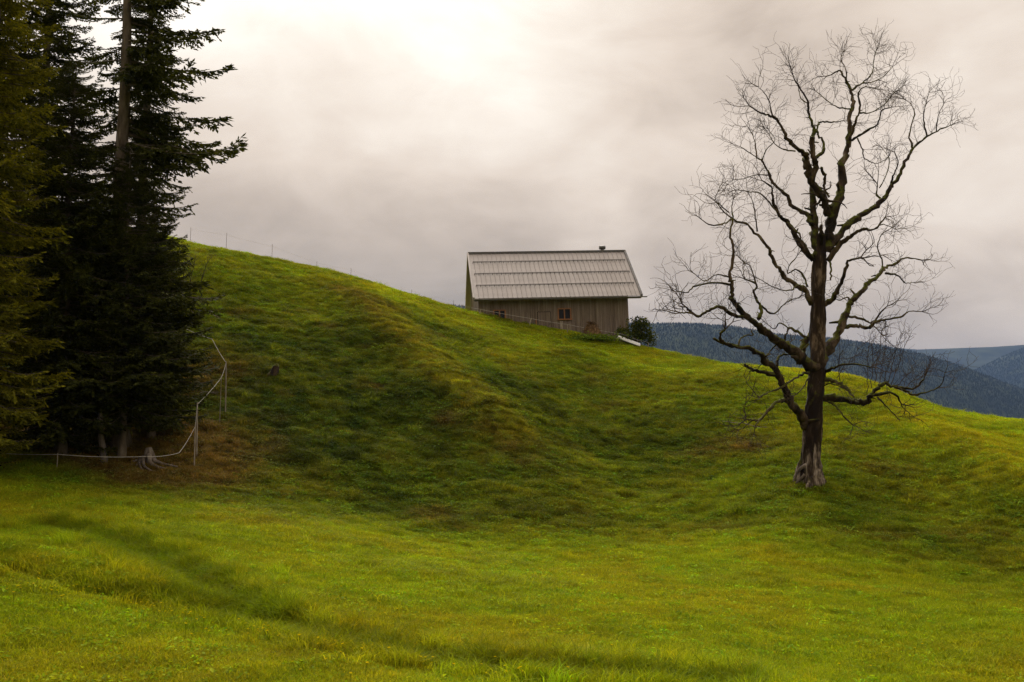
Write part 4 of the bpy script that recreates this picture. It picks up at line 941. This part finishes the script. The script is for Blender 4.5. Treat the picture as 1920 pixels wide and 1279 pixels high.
# tape fence round the spruces: posts from the ground up to the tape seen in the photograph
T3 = [(-60, 845, 33.2), (108, 852, 33.0), (275, 856, 33.4), (336, 849, 34.4), (366, 800, 36.2), (370, 758, 37.0), (415, 708, 40.5), (424, 680, 41.5), (398, 636, 44.5), (334, 609, 47)]
root = empty('electric_fence', FP(*T3[1])); tag(root, 'white tape fence bending around the spruces and up the bank', 'fence'); o_ = FP(*T3[1])
mb = MB()
for a, b_ in zip(T3[:-1], T3[1:]):
    A_, B_ = FP(*a) - o_, FP(*b_) - o_; s_ = np.linspace(0, 1, 8); pp = A_ + (B_ - A_) * s_[:, None]; pp[:, 2] -= .05 * 4 * s_ * (1 - s_); mb.tube(pp, .010, 4)
mb.build('tape', M['tape'], root)
for (u, v, Y, r_) in ((108, 852, 33.0, .016), (370, 756, 37.0, .026), (366, 798, 36.2, .022), (424, 679, 41.5, .026), (415, 706, 40.5, .014), (334, 607, 47, .03)):
    p = FP(u, v, Y); zb = Z(p[0], p[1]); q = p - o_
    mb = MB(); mb.tube([q + (0, 0, .03), (q[0] + random.uniform(-.03, .03), q[1], min(q[2] - .4, zb - o_[2] - .15))], [r_, r_ * 1.1], 6); mb.build('post', M['post'], root)

# ------------------------------------------------------------------ stumps and roots
sp = ground_hit(278, 872, lo=28, hi=40); st = empty('tree_stump', sp); tag(st, 'bleached stump with splayed roots at the edge of the spruces', 'stump')
mb = MB(); rr_ = np.random.default_rng(6)
mb.tube([(0, .2, -.2), (0, .15, .15), (-.02, .1, .45), (-.05, .1, .62)], [.30, .22, .15, .09], 18, wob=lambda i, a: 1 + .16 * np.cos(5 * a + 1) + .10 * np.cos(8 * a + i)); mb.build('stump_body', M['old_wood'], st, True)
def root_line(p, r0): q = MB(); c = catmull(p, 5); q.tube(c, np.linspace(r0, r0 * .4, len(c)), 7, wob=lambda i, a: 1 + .15 * np.cos(3 * a + i)); q.build('root', M['old_wood'], st, True)
for p, r0 in (([(.02, -.05, .35), (.12, -.2, .1), (.35, -.3, -.06), (.62, -.35, -.12)], .10), ([(.05, 0, .25), (.25, -.1, .12), (.5, -.12, .02), (.8, -.1, -.05)], .08), ([(-.1, -.1, .25), (.0, -.35, .02), (.25, -.55, -.16), (.62, -.6, -.26)], .07),
              ([(-.2, -.1, .2), (-.05, -.45, -.05), (.3, -.8, -.36), (.45, -1.0, -.52)], .055), ([(-.15, -.05, .2), (-.4, -.2, .08), (-.6, -.35, -.12), (-.66, -.4, -.3)], .06), ([(-.1, 0, .3), (-.5, .0, .2), (-.9, .05, .22)], .05), ([(-.05, -.1, .3), (-.2, -.35, .0), (-.35, -.5, -.25)], .05)):
    root_line([tuple(np.array(q) * (1.35, 1.25, 1.05)) for q in p], r0 * .95)
s2 = ground_hit(515, 708, lo=38, hi=56); st2 = empty('tree_stump', s2); tag(st2, 'small dark broken stump leaning on the open bank', 'stump')
mb = MB(); mb.tube([(-.15, 0, -.3), (-.05, 0, .15), (.06, 0, .45), (.12, 0, .62)], [.24, .22, .17, .05], 12, wob=lambda i, a: 1 + .16 * np.cos(4 * a + i) + .1 * np.cos(7 * a)); mb.build('stump_body', M['bark'], st2, True)
mb = MB(); mb.tube([(-.1, -.1, .2), (-.35, -.2, .0), (-.45, -.25, -.3)], [.1, .08, .05], 7); mb.build('root', M['bark'], st2, True)
# leafless saplings at the left end of the crest
for i, (u, v, Y, H_, ln) in enumerate(((350, 520, 55, 2.6, .25), (372, 500, 57, 1.9, .5), (338, 500, 56, 2.2, .1))):
    p = gp(u, Y); s_ = empty('sapling', p); tag(s_, ['tallest leafless sapling at the left end of the crest', 'most leaning leafless sapling at the left end of the crest', 'leafless sapling half hidden by the spruce boughs'][i], 'sapling', 'leafless saplings beside the spruces')
    mb = MB(); n_ = 9; pp = np.array([(ln * t * t * H_ * .5 + random.uniform(-.02, .02), 0, t * H_) for t in np.linspace(-.05, 1, n_)]); mb.tube(pp, np.linspace(.036, .010, n_), 5); mb.build('stem', M['twig'], s_)
    mb = MB()
    for k in range(3, n_): 
        for _ in range(2):
            d = np.array((rt.normal(0, .5) + .2, rt.normal(0, .5), .8)); d /= np.linalg.norm(d); grow(mb, pp[k], d, rt.uniform(.3, .9), .009, 1, .04, .12)
    tag(mb.build('twigs', M['twig'], s_), kind='stuff')
# fallen dead branches
for i, (u, v, L_, az, lab) in enumerate(((300, 800, 1.7, .2, 'fallen brown branch in the litter below the spruces'), (1395, 800, 2.2, 2.6, 'fallen dead branch in the grass left of the bare tree'), (380, 742, 1.4, .5, 'broken branch on the bank beside the fence tape'), (385, 592, 2.0, -.3, 'thin fallen branch under the spruce tips'))):
    p = ground_hit(u, v, lo=30, hi=58); fb_ = empty('fallen_branch', p); tag(fb_, lab, 'branch')
    mb = MB(); pp = np.array([(math.cos(az) * t * L_, math.sin(az) * t * L_, .12 + Z(p[0] + math.cos(az) * t * L_, p[1] + math.sin(az) * t * L_) - p[2] + .05 * math.sin(t * 5)) for t in np.linspace(-.5, .5, 9)]); mb.tube(pp, np.linspace(.035, .014, 9), 6); mb.build('stick', M['old_wood'], fb_)
    mb = MB()
    for k in range(1, 9):
        d = rt.normal(size=3); d[2] = abs(d[2]) * .4; d /= np.linalg.norm(d); grow(mb, pp[k], d, rt.uniform(.3, .9), .011, 1, 0, .2)
    tag(mb.build('twigs', M['twig'], fb_), kind='stuff')
# ------------------------------------------------------------------ mountains, far forest, haze
mm, t, o = new_mat('mountain_forest_floor')
gp_ = N(t, 'ShaderNodeNewGeometry'); no = N(t, 'ShaderNodeTexNoise'); no.inputs['Scale'].default_value = .012; no.inputs['Detail'].default_value = 9; t.links.new(gp_.outputs['Position'], no.inputs['Vector'])
b = N(t, 'ShaderNodeBsdfPrincipled'); b.inputs['Roughness'].default_value = .95; b.inputs['Specular IOR Level'].default_value = .05
t.links.new(ramp(t, no.outputs[0], [(.35, (.014, .02, .010)), (.65, (.04, .05, .02))]), b.inputs['Base Color']); t.links.new(b.outputs[0], o.inputs[0])
def mountain(line, Y, seed, fall, depth_rows=46, back=900):
    """line: ridge points (u, v); the near slope falls towards the viewer"""
    us = np.linspace(line[0][0], line[-1][0], 260); vv = np.interp(us, [q[0] for q in line], [q[1] for q in line]); V = []
    rows = np.linspace(-.35, 1, depth_rows)
    for s in rows:
        for u, v in zip(us, vv):
            p = P(u, v, Y); k = s * fall * 2.6; q = p + np.array((-p[0] / Y * k * .5, -k, 0)); q[2] -= abs(s) ** 1.15 * fall
            q[2] += (22 * fbm(np.array([q[0] / 330]), np.array([q[1] / 330]), 4, seed)[0] * min(1, abs(s) * 5)); V.append(q)
    n = len(us); ii = np.arange(n * depth_rows).reshape(depth_rows, n); Fq = np.stack([ii[:-1, :-1], ii[:-1, 1:], ii[1:, 1:], ii[1:, :-1]], -1).reshape(-1, 4)
    V = np.array(V); ob = link('mountain', fast_mesh('mountain', V, Fq, mm, True)); tag(ob, kind='structure'); return V.reshape(depth_rows, n, 3)
m1 = mountain([(700, 560), (1000, 585), (1180, 606), (1290, 606), (1372, 611), (1452, 626), (1560, 634), (1640, 645), (1712, 660), (1770, 676), (1824, 694), (1880, 716), (1920, 730), (2050, 780), (2300, 860)], 2600, 3, 320)
m2 = mountain([(1500, 628), (1640, 648), (1720, 655), (1800, 652), (1860, 650), (1920, 646), (2000, 640), (2300, 600)], 5400, 13, 480)
m3 = mountain([(1740, 735), (1800, 705), (1840, 688), (1880, 668), (1920, 652), (2000, 620), (2300, 560)], 4300, 23, 440)
# conifers of the nearest forested slope
tm = leaf_mat('far_conifer', [(.2, (.014, .019, .009)), (.8, (.025, .032, .013))], .0, .02, .9)
cone = MB()
for (z0, z1, r0) in ((.1, .6, .24), (.38, .82, .18), (.62, 1.0, .12)):
    a = np.linspace(0, 2 * np.pi, 6, endpoint=False); cone.add([(r0 * math.cos(t_), r0 * math.sin(t_), z0) for t_ in a] + [(0, 0, z1)], [(i, (i + 1) % 6, 6) for i in range(6)])
fir = bpy.data.objects.new('conifer', cone.mesh('conifer', tm)); LIB_KEEP = LIB; LIB = [fir]
def forest(V, n, h, label, rows=(12, 44)):
    r = np.random.default_rng(9); R_, N_ = V.shape[:2]; i = r.uniform(rows[0], rows[1], n); j = r.uniform(0, N_ - 1.01, n); i0 = i.astype(int); j0 = j.astype(int); fi = (i - i0)[:, None]; fj = (j - j0)[:, None]
    i1 = np.minimum(i0 + 1, R_ - 1)
    p = (V[i0, j0] * (1 - fj) + V[i0, j0 + 1] * fj) * (1 - fi) + (V[i1, j0] * (1 - fj) + V[i1, j0 + 1] * fj) * fi
    return scatter('far_forest', p - (0, 0, 1.0), np.tile((0, 0, 1.0), (n, 1)), r.uniform(0, 6.28, n), h * r.uniform(.6, 1.25, n), np.zeros(n), np.zeros((n, 3)) + .03, label)
forest(m1, 60000, 5.5, 'dark conifer forest covering the nearest hazy mountain slope', (11, 40))
forest(m3, 30000, 8, 'dim conifer forest on the farther mountain at the right edge', (11, 40))
hb = MB(); hb.box((600, 2600, 110), (7000, 8600, 840)); hm, t, o = new_mat('valley_haze')
pv = N(t, 'ShaderNodeVolumePrincipled'); pv.inputs['Color'].default_value = (.30, .50, 1.0, 1); pv.inputs['Density'].default_value = 5.5e-5; pv.inputs['Anisotropy'].default_value = 0.0
t.links.new(pv.outputs[0], o.inputs['Volume']); hz_ = hb.build('haze', hm); tag(hz_, 'thin blue haze filling the valley air', 'haze', kind='stuff')
